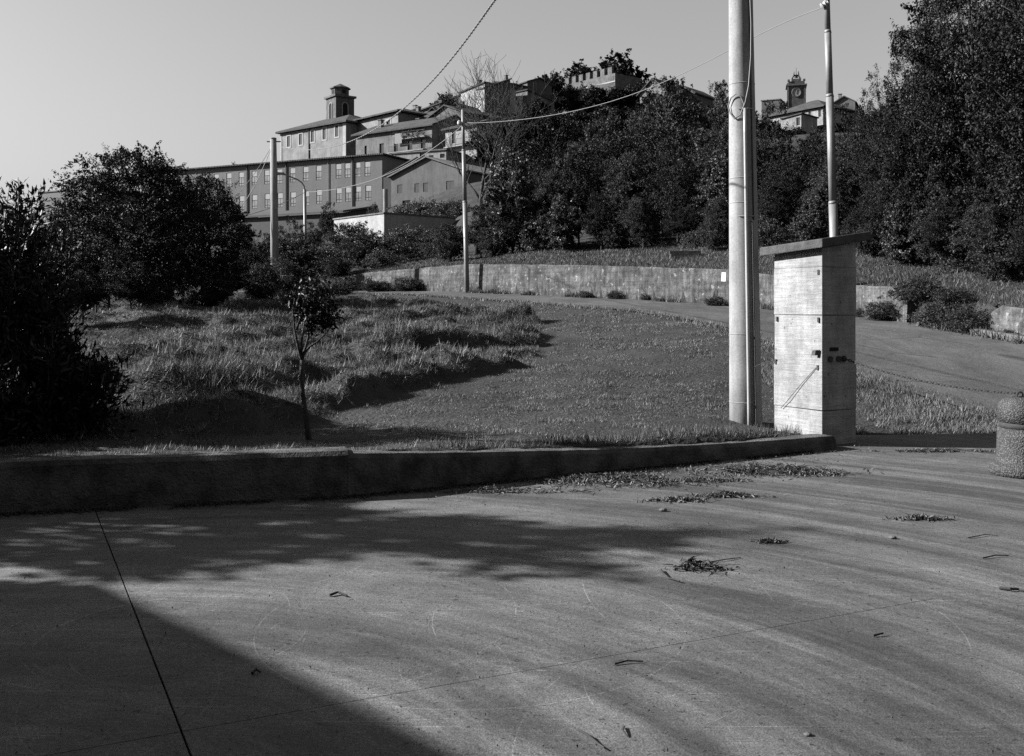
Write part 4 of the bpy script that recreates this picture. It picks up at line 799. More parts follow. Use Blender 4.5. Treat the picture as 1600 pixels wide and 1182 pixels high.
def tree_proto(name, seed, H, trunk, Rx, bottom, K, per, L, W, cr, tr, leaf, bark, lumps=.35, flat=.7, limb=.035, lean=0.):
    rs = np.random.RandomState(seed); cz = (bottom+H)/2; rz = (H-bottom)/2
    lobes = rs.normal(size=(9, 3)); lobes /= np.linalg.norm(lobes, axis=1)[:, None]; la = rs.uniform(-1, 1, 9)
    cl = []
    while len(cl) < K:
        d = rs.normal(size=3); d /= np.linalg.norm(d); r = rs.uniform(.18, 1)**.42
        m = 1+lumps*sum(la[i]*max(0, d@lobes[i])**3 for i in range(9)); p = d*r*m
        tp = 1.0-.28*max(0, p[2])
        q = np.array([p[0]*Rx*tp+lean*(p[2]+1), p[1]*Rx*tp, cz+p[2]*rz])
        if q[2] > bottom*.9: cl.append(q)
    cl = np.array(cl); mb = MB(); n0 = 9
    zz = np.linspace(-.2, max(trunk, H*.72), n0); jx = np.cumsum(rs.normal(0, .03*tr*8, n0)); jy = np.cumsum(rs.normal(0, .03*tr*8, n0)); jx[0] = jy[0] = 0
    jx = jx+lean*np.linspace(0, 1, n0)
    tp = [(jx[i], jy[i], zz[i]) for i in range(n0)]; mb.tube(tp, [tr*(1.25 if i == 0 else 1)*(1-.82*i/(n0-1)) for i in range(n0)], 9)
    for c in cl[::max(1, K//70)]:
        h0 = min(max(trunk*.75, c[2]-rs.uniform(.25, .5)*H*.5), H*.68); f = (h0-zz[0])/(zz[-1]-zz[0])*(n0-1); i = int(f); i = min(max(i, 0), n0-2); t = f-i
        s = np.array(tp[i])*(1-t)+np.array(tp[i+1])*t; mid = s*.5+c*.5+np.array([0, 0, -.06*H*rs.rand()])+rs.normal(0, .04*Rx, 3)
        r0 = limb*rs.uniform(.6, 1.3)*H/8
        mb.tube([s, s*.6+mid*.4+rs.normal(0, .02*Rx, 3), mid, mid*.45+c*.55+rs.normal(0, .03*Rx, 3), c], [r0*1.5, r0, r0*.75, r0*.5, r0*.2], 5)
    sp = 3; n_ = K*sp; k_ = per//sp; c3 = np.repeat(cl, sp, 0)+rs.normal(size=(n_, 3))*cr*np.array([.8, .8, .8*flat]); dr = c3-np.array([0, 0, cz]); dr = dr/(np.linalg.norm(dr, axis=1)[:, None]+1e-6)+rs.normal(size=(n_, 3))*.5+np.array([0, 0, -.15])
    dr /= np.linalg.norm(dr, axis=1)[:, None]; u_ = rs.uniform(-.6, .6, (n_*k_, 1)); ln = cr*rs.uniform(1.0, 2.6, n_).repeat(k_)[:, None]
    cen = c3.repeat(k_, 0)+dr.repeat(k_, 0)*u_*ln+rs.normal(size=(n_*k_, 3))*cr*.24*(1.15-u_)
    for i in range(0, n_, 6): mb.tube([tuple(c3[i]-dr[i]*cr*1.1), tuple(c3[i]), tuple(c3[i]+dr[i]*cr*1.0)], [.012*H/8, .008*H/8, .003*H/8], 3)
    sv = rs.uniform(.55, 1.45, n_).repeat(k_); V, T = leaves(cen, L*sv, W*sv, rs); cm = np_mesh(name+' crown', V, T, leaf); tm = mb.mesh(name+' trunk', bark, True); return tm, cm
PR = {}
PR['oak'] = tree_proto('oak', 11, 11, 2.5, 3.6, .4, 520, 150, .115, .07, .34, .2, M['leaf_dark'], M['bark'], .7)
PR['ash'] = tree_proto('ash', 12, 8, 1.5, 2.5, .5, 280, 150, .125, .07, .31, .11, M['leaf'], M['bark'], .9)
PR['elm'] = tree_proto('elm', 13, 8, 1.2, 2.7, .0, 310, 150, .13, .08, .33, .12, M['leaf_dark'], M['bark'], .85)
PR['young'] = tree_proto('young', 14, 7, 1.5, 1.7, 1.0, 120, 90, .15, .085, .26, .07, M['leaf'], M['bark_pale'], .7)
PR['bush'] = tree_proto('bush', 15, 3, .5, 1.7, .0, 150, 110, .11, .06, .24, .05, M['leaf'], M['bark'], .5)
PR['bush2'] = tree_proto('bush2', 16, 3, .5, 1.8, .0, 150, 110, .10, .055, .25, .05, M['leaf_pale'], M['bark'], .5)
PR['walnut'] = tree_proto('walnut', 17, 6.2, 1.6, 2.7, 1.2, 330, 150, .11, .055, .27, .10, M['leaf_dark'], M['bark_pale'], .4, .5)
PR['broad'] = tree_proto('broad', 23, 8, 1.2, 2.4, .2, 150, 130, .24, .15, .36, .11, M['leaf_pale'], M['bark'], .9)
PR['far'] = tree_proto('far', 18, 8, 2., 3.0, 1.2, 130, 70, .4, .28, .55, .2, M['leaf_dark'], M['bark'], .5)
PR['bramble'] = tree_proto('bramble', 19, 1.6, .3, 1.5, .0, 120, 90, .08, .055, .22, .02, M['leaf'], M['twig'], .5)
def plant(proto, label, x, y, h=None, rz=None, sx=1., cat='tree', group=None, name=None, sink=.05, pn=('trunk', 'crown')):
    tm, cm = PR[proto]; H0 = max(v.co.z for v in cm.vertices) if proto not in HT else HT[proto]; HT[proto] = H0
    z = float(ground(np.array(float(x)), np.array(float(y)))); s = (h or H0)/H0; rnd = random.Random(int(abs(x*131+y*17)))
    o = empty(name or {'bush': 'bush', 'bush2': 'bush', 'bramble': 'bramble_bush'}.get(proto, 'tree'), (x, y, z-sink), rz if rz is not None else rnd.uniform(0, 6.28), label, cat, group)
    o.scale = (s*sx, s*sx, s)
    a, b = pn
    link(bpy.data.objects.new(a, tm), o); link(bpy.data.objects.new(b, cm), o); return o
HT = {}
def plantp(proto, label, px, top, Y, sx=1., **kw):     # crown top at this row of the view, at a real distance Y
    x = (px-800)/FPX*Y; z = float(ground(np.array(x), np.array(float(Y)))); return plant(proto, label, x, Y, zpix(top, Y)-z, sx=sx, **kw)
TH = 'trees of the hillside thicket'
for a in [('broad', 'dense tree left end of the hillside thicket beside the bare tree', 800, 226, 47, 1.), ('elm', 'tall dark tree below the small ridge houses', 868, 172, 55, 1.), ('ash', 'leafy tree in the thicket below the castle wall', 925, 168, 58, 1.),
          ('ash', 'leafy tree in the thicket right of the castle wall', 990, 158, 60, .95), ('young', 'spindly tree top standing clear above the thicket at centre right', 1056, 112, 56, .8), ('ash', 'tree behind the wire left of the thick pole', 1090, 150, 58, .9),
          ('elm', 'tree whose crown touches the thick pole from the left', 1130, 146, 52, .8), ('young', 'thin light tree top just left of the thick pole', 1126, 120, 58, .6), ('elm', 'tree just right of the thick pole below the clock tower', 1196, 150, 50, .75), ('ash', 'low tree in front of the house below the clock tower', 1262, 196, 52, .9),
          ('elm', 'tree right of the slim steel pole before the big tree', 1330, 158, 46, .9), ('elm', 'front tree of the thicket above the retaining wall middle', 905, 235, 46, 1.), ('ash', 'front tree of the thicket over the bank', 985, 225, 44, 1.), ('elm', 'front dark tree near the buried stone step', 1060, 215, 42, 1.),
          ('broad', 'front tree left of the thick pole over the bank', 1120, 235, 40, .95), ('elm', 'front tree between the thick pole and the slim pole', 1215, 235, 38, 1.), ('ash', 'front tree behind the slim steel pole', 1290, 245, 36, 1.), ('elm', 'drooping tree behind the tall steel pole', 770, 290, 50, .8),
          ('ash', 'lower dense tree under the castle in mid thicket', 850, 255, 49, .95)]:
    plantp(*a, group=TH)
for a in [('oak', 'huge dark tree filling the upper right corner', 1530, -190, 27, .95), ('oak', 'big dark tree at the right with ragged left edge', 1428, -10, 29, .72), ('oak', 'large tree cut by the right edge of the view', 1665, -230, 24, .95), ('oak', 'dark tree behind the corner tree, closing its gaps', 1600, -170, 33, 1.), ('oak', 'dark tree between the two big right trees', 1478, -70, 34, .9), ('oak', 'dark tree forming the left shoulder of the big right trees', 1385, 95, 31, .8), ('elm', 'dark lower tree beneath the big right tree', 1400, 230, 30, 1.), ('elm', 'shaded tree under the big trees at far right', 1560, 235, 26, 1.1), ('ash', 'leafy tree filling in below the big tree on the bank', 1480, 250, 28, 1.)]:
    plantp(*a, group='big trees at the right')
BK = 'bushes along the bank'
for a in [('bush', 'bush on the bank left of the tall steel pole', 705, 345, 49), ('bush', 'bush at the thicket foot behind the tall pole', 770, 350, 46.5), ('bush2', 'pale leafy bush at the thicket foot below the castle', 850, 325, 45.5), ('bush', 'bush at the thicket foot left of the stone step', 960, 345, 42.5),
          ('bush2', 'pale bush just above the stone step', 1085, 352, 39), ('bush', 'bush left of the thick pole at the bank top', 1115, 335, 37.5), ('bush2', 'bush seen between the thick pole and the pillar roof', 1200, 330, 35), ('bush', 'bush on the bank just right of the pillar roof', 1360, 340, 30.5), ('bush', 'bush on the bank above the broken wall', 1425, 350, 29),
          ('bush2', 'pale ivy-like bush on the bank under the right trees', 1500, 335, 26.5), ('bush', 'bush on the bank above the right wall end', 1580, 345, 24)]:
    plantp(*a, cat='bush', group=BK)
FB = 'bushes closing the thicket foot'
for a in [('elm', 'dark bush at the thicket foot behind the tall pole, left', 752, 318, 48.5, 1.1), ('elm', 'dark bush under the left end of the thicket', 812, 300, 45.8, 1.2), ('broad', 'leafy bush under the thicket below the castle, left', 880, 300, 44.2, 1.2), ('elm', 'dark bush under the thicket below the castle', 940, 295, 43., 1.2), ('ash', 'leafy bush under the thicket left of the stone step', 1005, 300, 41.2, 1.2), ('elm', 'dark bush behind the stone step', 1068, 300, 39.8, 1.2),
          ('ash', 'leafy bush against the thick pole from the left', 1122, 300, 38., 1.1), ('elm', 'dark bush just right of the thick pole above the pillar', 1205, 290, 35.6, 1.1), ('broad', 'leafy bush above the pillar roof', 1268, 300, 33.6, 1.1), ('elm', 'dark bush right of the pillar roof', 1340, 310, 31.2, 1.1), ('broad', 'leafy bush below the ragged big tree', 1405, 310, 28.8, 1.1), ('elm', 'dark bush under the huge corner tree', 1475, 305, 26.6, 1.1), ('ash', 'leafy bush under the right trees above the wall end', 1550, 305, 24.4, 1.1), ('elm', 'dark bush at the right edge of the bank', 1625, 300, 22.4, 1.1),
          ('elm', 'thicket tree filling behind the front row below the castle', 955, 205, 52, 1.3), ('elm', 'thicket tree filling behind the stone step', 1035, 190, 50, 1.3), ('ash', 'thicket tree filling left of the thick pole', 1100, 185, 48, 1.3), ('elm', 'thicket tree filling right of the thick pole', 1240, 212, 44, 1.2), ('ash', 'thicket tree filling right of the slim pole', 1310, 200, 41, 1.2), ('elm', 'thicket tree filling before the small ridge houses', 840, 215, 52, 1.2), ('elm', 'thicket tree filling between right big trees', 1375, 150, 36, 1.1)]:
    plantp(*a, cat='bush' if 'bush' in a[1] else 'tree', name='bush' if 'bush' in a[1] else 'tree', group=FB if 'bush' in a[1] else TH)
for a in [('elm', 'dark bush at the meadow edge under the broad tree', 205, 385, 27.5, 1.4), ('elm', 'dark bush at the meadow edge left of the pale trunk', 130, 395, 24.5, 1.4), ('elm', 'dark bush filling below the side crown', 350, 375, 33, 1.3), ('elm', 'dark bush filling behind the broad tree', 265, 360, 36, 1.5), ('elm', 'dark thicket bush left of the stout pole foot', 400, 375, 40, 1.2), ('elm', 'dark bush behind the laurel shrub', 70, 400, 20, 1.3), ('elm', 'dark bush filling under the left tree', 170, 360, 32, 1.6), ('bush', 'dark bush at the foot of the stout pole, right side', 445, 400, 44, 1.2)]:
    plantp(*a, cat='bush', name='bush', group='shaded bushes on the left')
# left side
plantp('walnut', 'broad dark tree with pale thin trunk on the left', 222, 218, 30, 1.05, rz=.6)
plantp('walnut', 'dark side crown leaning towards the school on the left', 316, 262, 33, .75, rz=2.2)
plantp('walnut', 'dark tree behind the leafy shrub on the left', 120, 300, 33, .9, rz=4.)
for a in [('elm', 'shaded bush mass left of the stout pole', 392, 352, 38, .75), ('elm', 'shaded undergrowth beneath the broad dark tree', 285, 335, 34, 1.1), ('elm', 'shaded undergrowth left of the pale trunk', 150, 350, 29, 1.), ('elm', 'dark undergrowth at far left behind the shrub', 60, 370, 24, .9), ('bush', 'dark bush at the foot of the stout pole', 405, 405, 36, .9), ('bush', 'dark bush edging the meadow below the broad tree', 330, 415, 31.5, 1.2), ('bush', 'dark bush edging the meadow at left', 245, 425, 29.5, 1.1)]:
    plantp(*a, cat='bush', group='shaded bushes on the left')
for a in [('elm', 'dark round bush before the school windows', 512, 312, 80, .8), ('ash', 'round bush beside the school corner', 578, 314, 84, .8), ('bush', 'bramble clump left of the white terrace', 548, 343, 66, 1.2), ('elm', 'dark bush in front of the low shed, left part', 375, 346, 70, 1.), ('elm', 'dark bush in front of the low shed, behind the stout pole', 432, 350, 68, 1.), ('elm', 'bush in front of the low shed beside the lamp', 492, 344, 72, 1.), ('elm', 'dark bush right of the stout pole', 465, 338, 56, .8), ('bush', 'bush between stout pole and street lamp', 448, 362, 50, 1.2), ('bush2', 'sunlit brambles below the street lamp', 500, 372, 54, 1.3), ('bush', 'brambles in front of the white terrace', 570, 358, 58, 1.3), ('bush2', 'brambles right in front of the white terrace', 640, 346, 60, 1.4), ('bush', 'bramble heap left of the tall steel pole', 690, 352, 56, 1.3), ('bush2', 'sunlit bush below the gabled building', 655, 306, 92, 1.5), ('bush2', 'sunlit bush at the gabled building corner', 700, 306, 88, 1.4), ('bush', 'low brambles at the left end of the retaining wall', 530, 398, 52.5, 1.3), ('bush2', 'low brambles behind the left wall end', 600, 385, 53, 1.4)]:
    plantp(*a, cat='bush', group='brambles below the village')
# ridge trees
for a in [('far', 'broad tree crown inside the castle walls', 958, 78, 275, 1.2), ('far', 'round tree left inside the castle walls', 902, 95, 268, 1.1), ('far', 'feathery tree left of the castle wall', 862, 108, 255, .9), ('far', 'small tree on the ridge behind the white house', 697, 141, 235, .9), ('far', 'tiny tree peeping behind the ridge roofs', 803, 126, 250, .5), ('far', 'dark ivy-covered tree against the castle wall', 890, 128, 236, .8), ('far', 'tree below the castle wall corner', 985, 132, 238, 1.2), ('far', 'leafy tree against the castle wall corner', 1002, 123, 236, 1.1), ('far', 'shrubby tree at the castle corner foot', 962, 133, 236, 1.2), ('far', 'bushy tree hiding the castle wall foot', 930, 132, 232, 1.3), ('far', 'tree in front of the dark-roofed house by the castle', 1022, 138, 190, 1.1), ('far', 'tree in front of the gabled roof over the thicket', 1062, 146, 185, 1.2), ('far', 'leafy tree at the ridge houses foot', 838, 152, 205, 1.3), ('far', 'dark tree left of the castle wall foot', 878, 150, 225, 1.2), ('far', 'small tree top behind the school roof', 367, 251, 170, .4)]:
    plantp(*a, group='trees on the ridge')

for i, a in enumerate([(1205, 186, 150, 'left of the clock tower house'), (1245, 196, 150, 'in front of the clock tower house'), (1300, 186, 150, 'right of the clock tower house'), (1345, 172, 150, 'behind the ragged big tree'), (1390, 160, 150, 'far behind the big right trees'), (1160, 168, 150, 'behind the thick pole'),
                       (770, 180, 150, 'under the shadowed ridge house'), (815, 172, 150, 'under the small ridge houses'), (860, 172, 155, 'under the castle trees'), (905, 168, 160, 'under the left castle wall'), (950, 160, 165, 'under the castle wall corner'), (1000, 158, 165, 'below the castle right end'), (1045, 162, 165, 'below the gabled roof'), (1095, 160, 160, 'above the thicket left of the thick pole')]):
    plantp('far', 'hillside tree '+a[3], a[0], a[1], a[2], 1.25, group='trees on the slope below the village')

# bare tree
def bare_tree():
    rs = np.random.RandomState(4); Y = 57.; x = (746-800)/FPX*Y; z = float(ground(np.array(x), np.array(Y))); o = empty('bare_tree', (x, Y, z), 0, 'leafless tree with upswept twigs left of the thicket', 'tree')
    H = zpix(105, Y)-z; tw = MB(); tk = MB()
    def grow(p, d, L, r, lv):
        n = 6; pts = [p]; rad = [r]
        for i in range(n):
            d = d+rs.normal(0, .13, 3)+np.array([0, 0, .10 if lv else .02]); d /= np.linalg.norm(d); p = p+d*L/n; pts.append(p); rad.append(r*(1-.75*(i+1)/n))
            if lv < 3 and i >= (2 if lv == 0 else 1):
                for _ in range(2 if lv < 2 else 1):
                    q = d+rs.normal(0, .65, 3)*np.array([1, 1, .5]); q /= np.linalg.norm(q); grow(p, q, L*rs.uniform(.42, .68), max(rad[-1]*.62, .012), lv+1)
        (tk if lv == 0 else tw).tube([tuple(a) for a in pts], [max(a, .009) for a in rad], 6 if lv < 2 else 3)
    grow(np.array([0, 0, -.2]), np.array([0., 0, 1]), H*.62, .20, 0); grow(np.array([.1, 0, H*.12]), np.array([.35, 0, 1]), H*.55, .12, 0)
    tk.build('trunk', M['bark'], o, True); tw.build('branches', M['bark'], o, True)
bare_tree()

# laurel shrub at the left: upright shoots with pointed leaves
def shrub(label, x, y, H, rad, seed, nst=110, per=190):
    rs = np.random.RandomState(seed); z = float(ground(np.array(x), np.array(y))); o = empty('leafy_shrub', (x, y, z), 0, label, 'shrub', 'laurel shrubs at left'); st = MB(); cen = []; ow = []
    for i in range(nst):
        a = rs.uniform(0, 6.283); r = rad*math.sqrt(rs.uniform(0, 1)); bx_, by_ = r*.5*math.cos(a), r*.5*math.sin(a); h = H*(1-.35*(r/rad)**2)*rs.uniform(.7, 1.03); tx, ty = r*math.cos(a), r*math.sin(a)
        pts = [np.array([bx_*(1-t)+tx*t+rs.normal(0, .03), by_*(1-t)+ty*t+rs.normal(0, .03), h*t]) for t in np.linspace(0, 1, 6)]; st.tube([tuple(p) for p in pts], [.014, .012, .01, .008, .006, .003], 4)
        tt = rs.uniform(.02, 1.0, per); pp = np.array([np.interp(tt, np.linspace(0, 1, 6), [p[k_] for p in pts]) for k_ in range(3)]).T
        sp = .16*(1-.75*tt**3)[:, None]; off = rs.normal(size=(per, 3))*sp*np.array([1, 1, .6]); cen.append(pp+off); q = off/(np.linalg.norm(off, axis=1)[:, None]+1e-6); q[:, 2] += .9; ow.append(q*1.1)
    V, T = leaves(np.concatenate(cen), .10, .032, rs, .1, np.concatenate(ow)); st.build('stems', M['twig'], o)
    link(bpy.data.objects.new('foliage', np_mesh('shrub foliage', V, T, M['leaf_laurel'])), o)
shrub('tall dark laurel shrub filling the left edge', -5.7, 10.3, 2.85, 1.15, 3, 150, 220)
shrub('low dark laurel by the kerb wall, left of the lit grass strip', -5.0, 8.75, .9, .62, 11, 44, 150)
shrub('low laurel sprawling right of the tall shrub foot', -4.55, 9.7, 1.1, .62, 12, 46, 150)

# sapling
def sapling():
    rs = np.random.RandomState(21); x, y = -2.0, 9.7; z = float(ground(np.array(x), np.array(y)))-.03; o = empty('sapling', (x, y, z), 0, 'small young tree with thin trunk on the mown grass', 'tree'); k_ = y/FPX
    def q(px, py, dy=0): return ((px-483)*k_, dy, (677-py)*k_)
    st = MB(); st.tube([q(483, 680), q(481, 660), q(477, 630), q(473, 600), q(471, 570), q(472, 548)], [.034, .029, .025, .022, .021, .022], 9)
    ends = []
    for path in ([(472, 548), (467, 528), (463, 500), (462, 472), (466, 452)], [(472, 548), (479, 525), (486, 498), (491, 470), (493, 440)], [(474, 540), (482, 528), (494, 520), (508, 506), (519, 492)], [(471, 545), (473, 520), (478, 498), (484, 476)], [(486, 498), (500, 480), (512, 462)], [(463, 500), (474, 478), (480, 455)]):
        dy = rs.uniform(-.18, .18); n = len(path); st.tube([q(a, b, dy*i/(n-1)) for i, (a, b) in enumerate(path)], np.linspace(.014, .005, n).tolist(), 6); ends += [q(a, b, dy) for a, b in path[-2:]]
    st.build('trunk', M['bark'], o, True)
    blob = [((466, 455), .11), ((480, 458), .13), ((496, 452), .12), ((508, 470), .12), ((515, 486), .09), ((500, 480), .09), ((455, 452), .07), ((490, 436), .09), ((476, 440), .09), ((516, 462), .08), ((488, 470), .10), ((507, 492), .06), ((468, 480), .05), ((487, 500), .05)]
    cen = np.concatenate([np.array(q(*c, rs.uniform(-.12, .12)))+rs.normal(size=(int(900*s), 3))*s*.62 for c, s in blob]); V, T = leaves(cen, .062, .030, rs, .2); link(bpy.data.objects.new('crown', np_mesh('sapling crown', V, T, M['leaf_laurel'])), o)
sapling()

# tree outside the view whose crown throws the dappled shade on the paving
plant('young', 'tree left of the yard beyond the view, dappling the paving', -9.6, 7.75, 5.15, 1.1, 1.1)

# ------------------------------------------------------------------ grass
def blades(xy, h, wd, rs, lean, m, name, label, z0=None, flatten=None):
    n = len(xy); z = ground(xy[:, 0], xy[:, 1]) if z0 is None else z0; a = rs.uniform(0, 6.283, n); b_ = rs.uniform(0, 6.283, n)
    hh = h*rs.uniform(.5, 1.3, n); ww = wd*rs.uniform(.6, 1.4, n); l = lean*rs.uniform(.2, 1.2, n)
    base = np.c_[xy, z-.01]; side = np.c_[np.cos(a), np.sin(a), np.zeros(n)]*ww[:, None]*.5; tip = base+np.c_[np.cos(b_)*hh*l, np.sin(b_)*hh*l, hh*np.sqrt(np.maximum(.08, 1-np.minimum(l, .96)**2))]
    V = np.stack([base-side, base+side, tip], 1).reshape(-1, 3); T = np.arange(3*n).reshape(-1, 3); o = link(bpy.data.objects.new(name, np_mesh(name, V, T, m))); tag(o, label, 'grass', kind='stuff'); return o
rs = np.random.RandomState(77)
def inlawn(p, edge_road=.0):
    sdf, _ = poly_sd(p[:, 0], p[:, 1], FAR); sdn, _ = poly_sd(p[:, 0], p[:, 1], NEAR); return (sdn < edge_road) & (sdf < -.1) & (p[:, 1] > wall_y(p[:, 0])+.27)
def infov(p, m=60): px = 800+p[:, 0]/p[:, 1]*FPX; return (px > -m) & (px < 1600+m)
# mown
p = np.c_[rs.uniform(-7, 6.5, 1000000), 7.5+26*rs.rand(1000000)**1.6]; p = p[infov(p)]; p = p[inlawn(p)]; rm = rough_mask(p[:, 0], p[:, 1]); keep = (rm < .5) & (fbm(p[:, 0], p[:, 1], 1.6) > .33+.16*rs.rand(len(p))); p = p[keep]
pil_m = ~((np.abs(p[:, 0]-3.4) < .45) & (np.abs(p[:, 1]-11.35) < .45)); p = p[pil_m][:450000]
d = np.hypot(p[:, 0], p[:, 1]); tf = fbm(p[:, 0]+3, p[:, 1]+8, 2.3); blades(p, .012+.11*np.maximum(tf-.22, 0.)**1.2, .0042+.00055*d, rs, 1.15, M['grass'], 'mown_grass', 'short mown grass behind the low wall')
# rough
p = np.c_[rs.uniform(-22, 5, 1100000), 8.5+36*rs.rand(1100000)**1.35]; p = p[infov(p)]; p = p[inlawn(p)]; rm = rough_mask(p[:, 0], p[:, 1]); p = p[rm >= .5]; cl = fbm(p[:, 0]+9, p[:, 1], 1.1); p = p[cl > .12+.2*rs.rand(len(p))][:520000]
d = np.hypot(p[:, 0], p[:, 1]); cl = fbm(p[:, 0]+9, p[:, 1], 1.1); blades(p, (.03+.115*cl**1.6)*(1+.010*d), .0055+.0005*d, rs, 1.35, M['hay'], 'rough_grass', 'rough cut grass and hay on the sloping meadow')
# ragged tufts on the ridges of the meadow
tp_ = []
for pl, hh, wd in RIDGES:
    q = resample(np.array([(a, b) for a, b in pl], float), 200); k_ = rs.randint(0, 200, 2600); k_ = k_[vnoise(q[k_, 0], q[k_, 1], 2.4) > .42]; tp_.append(q[k_]+rs.normal(0, wd*.42, (len(k_), 2)))
p = np.concatenate(tp_); p = p[infov(p)]; p = p[inlawn(p)]; p = p[rough_mask(p[:, 0], p[:, 1]) > .3]; d = np.hypot(p[:, 0], p[:, 1]); blades(p, .10+.22*fbm(p[:, 0], p[:, 1], 1.7)**1.3, .005+.0005*d, rs, .9, M['hay'], 'meadow_tufts', 'ragged taller tufts along the cut ridges of the meadow')
# bank
p = np.c_[rs.uniform(-24, 22, 900000), rs.uniform(12, 66, 900000)]; p = p[infov(p)]; sdf, _ = poly_sd(p[:, 0], p[:, 1], FAR); p = p[(sdf > .1) & (sdf < 9)][:300000]
d = np.hypot(p[:, 0], p[:, 1]); blades(p, .05+.17*fbm(p[:, 0], p[:, 1], .5)**1.2, .009+.0005*d, rs, 1.1, M['bankgrass'], 'bank_grass', 'tall unmown grass on the bank above the retaining wall')
# patch of grass right of the pillar between road and yard, and weeds along the edges
p = np.c_[rs.uniform(3.9, 6.6, 60000), rs.uniform(11.7, 17, 60000)]; sdn, _ = poly_sd(p[:, 0], p[:, 1], NEAR); p = p[(sdn < .35+.5*(fbm(p[:, 0], p[:, 1], 1.2)-.5)) & (fbm(p[:, 0], p[:, 1], 1.5) > .42) & (p[:, 1] > wall_y(p[:, 0])+.02)][:26000]
blades(p, .09, .012, rs, .9, M['grass'], 'verge_grass', 'straggly grass patch between road and yard right of the pillar')
# verge along the near road edge
q = resample(NEAR, 2500); p = q[rs.randint(0, 2500, 16000), :2]+rs.normal(0, .14, (16000, 2)); p = p[infov(p)]; p = p[p[:, 1] > 12.6]; d = np.hypot(p[:, 0], p[:, 1]); blades(p, .10, .008+.0008*d, rs, .8, M['grass'], 'roadside_grass', 'ragged grass fringe along the near road edge')
# foot of the retaining wall
q = resample(FAR, 3000); q = q[(q[:, 1] > 13) & (q[:, 1] < 51)]; k_ = rs.randint(0, len(q), 9000); nz_ = vnoise(q[k_, 0], q[k_, 1], .8); k_ = k_[nz_ > .55]; p = q[k_, :2]+np.c_[rs.normal(-.22, .1, len(k_)), rs.normal(-.18, .1, len(k_))]; blades(p, .22, .035, rs, .7, M['bankgrass'], 'wall_foot_weeds', 'weeds growing along the foot of the retaining wall', z0=lawn(p[:, 0], p[:, 1])+.03)
# tall stalks by the low wall top near the pillar
t = rs.rand(1600); x = -1+4.2*t**.6; p = np.c_[x, wall_y(x)+.3+rs.rand(1600)*.25]; blades(p, .14, .008, rs, .6, M['bankgrass'], 'wall_top_weeds', 'wisps of taller grass behind the low wall top')

def heap(name, label, px, py, wd, dp, hgt, n, seed, m=None, cat='weeds', group='wilted weeds swept on the paving', z0=0., stalk=1., L=.05, W=.014):
    rs = np.random.RandomState(seed); Y = FPX*(CAMZ-z0)/(py-HZ); x = (px-800)/FPX*Y; o = empty(name, (x, Y, z0), 0, label, cat, group)
    a = rs.normal(size=(n, 2))*np.array([wd, dp])*.42; nb = vnoise(a[:, 0]+seed, a[:, 1]*1.5, 6.); a = a[nb > .35]; r = np.hypot(a[:, 0]/wd, a[:, 1]/dp); zz = hgt*np.exp(-(r*2.0)**2)*rs.rand(len(a))+.006
    V, T = leaves(np.c_[a, zz], L, W, rs, .6); link(bpy.data.objects.new('leaves', np_mesh('weed leaves', V, T, m or M['weed'])), o)
    st = MB()
    for i in range(int(n*.05*stalk)+3):
        c = rs.normal(size=2)*np.array([wd, dp])*.4; t = rs.uniform(0, 6.28); l = rs.uniform(.04, .16); zz0 = rs.uniform(.004, hgt*.6); p0 = np.array([c[0], c[1], zz0]); dd_ = np.array([math.cos(t), math.sin(t), rs.uniform(-.05, .25)])*l
        st.tube([tuple(p0), tuple(p0+dd_*.5+rs.normal(0, .008, 3)*np.array([1, 1, 0])), tuple(p0+dd_)], [.003, .0025, .0012], 4)
    s_ = st.build('stalks', M['twig'], o); s_['kind'] = 'stuff'; o.children[0]['kind'] = 'stuff'; return o
for i, a in enumerate([('broad mat of wilted weeds along the low wall', 965, 752, 1.0, .34, .07, 1500), ('thick pile of wilted weeds in front of the pillar', 1200, 738, .85, .26, .09, 1300), ('tail of wilted weeds trailing right of the pillar pile', 1275, 742, .35, .09, .03, 200),
                       ('dark low weed clump against the wall at centre', 795, 768, .48, .10, .06, 420), ('small weed scrap below the broad mat', 1060, 783, .30, .07, .03, 170), ('small weed clump under the pillar pile', 1135, 776, .32, .08, .04, 240), ('thin weed scatter left of the pillar pile', 1105, 752, .5, .09, .025, 200),
                       ('narrow strip of dry weeds on the yard edge before the road', 1462, 706, .85, .07, .025, 330), ('small weed tuft alone on the right paving', 1437, 812, .26, .06, .03, 130), ('tiny weed scrap at the middle of the paving', 1205, 848, .12, .04, .02, 50), ('thin wisp of weeds beside the broad mat', 905, 770, .28, .05, .02, 90)]):
    heap('weed_pile', a[0], *a[1:-1], n=int(a[-1]*1.6), seed=30+i)
heap('twig_pile', 'small dark heap of twigs and roots on the open paving', 1092, 890, .17, .07, .09, 190, 50, M['leaf_dark'], 'twigs', None, stalk=3., L=.035, W=.016)
def twig(label, pts, r=.004):
    Ys = [FPX*CAMZ/(py-HZ) for _, py in pts]; W_ = [((px-800)/FPX*Y, Y, r+.002+.006*(i % 2)) for i, ((px, _), Y) in enumerate(zip(pts, Ys))]; o = MB().tube(W_, [r*(1-.6*i/len(pts)) for i in range(len(pts))], 6).build('twig', M['twig']); tag(o, label, 'twig', 'twigs dropped on the paving')
twig('curved twig left of the dark twig heap', [(1033, 893), (1036, 900), (1045, 906), (1062, 912)], .007); twig('straight thin twig right of the twig heap', [(1110, 880), (1135, 877), (1158, 873)], .004)
twig('forked pale twig at the bottom right of centre', [(903, 1143), (920, 1155), (936, 1166), (944, 1174)], .0045); twig('short bent twig at the lower centre', [(975, 1138), (973, 1146), (980, 1153)], .004); twig('thin twig at the far right of the paving', [(1535, 874), (1555, 871), (1576, 870)], .005)
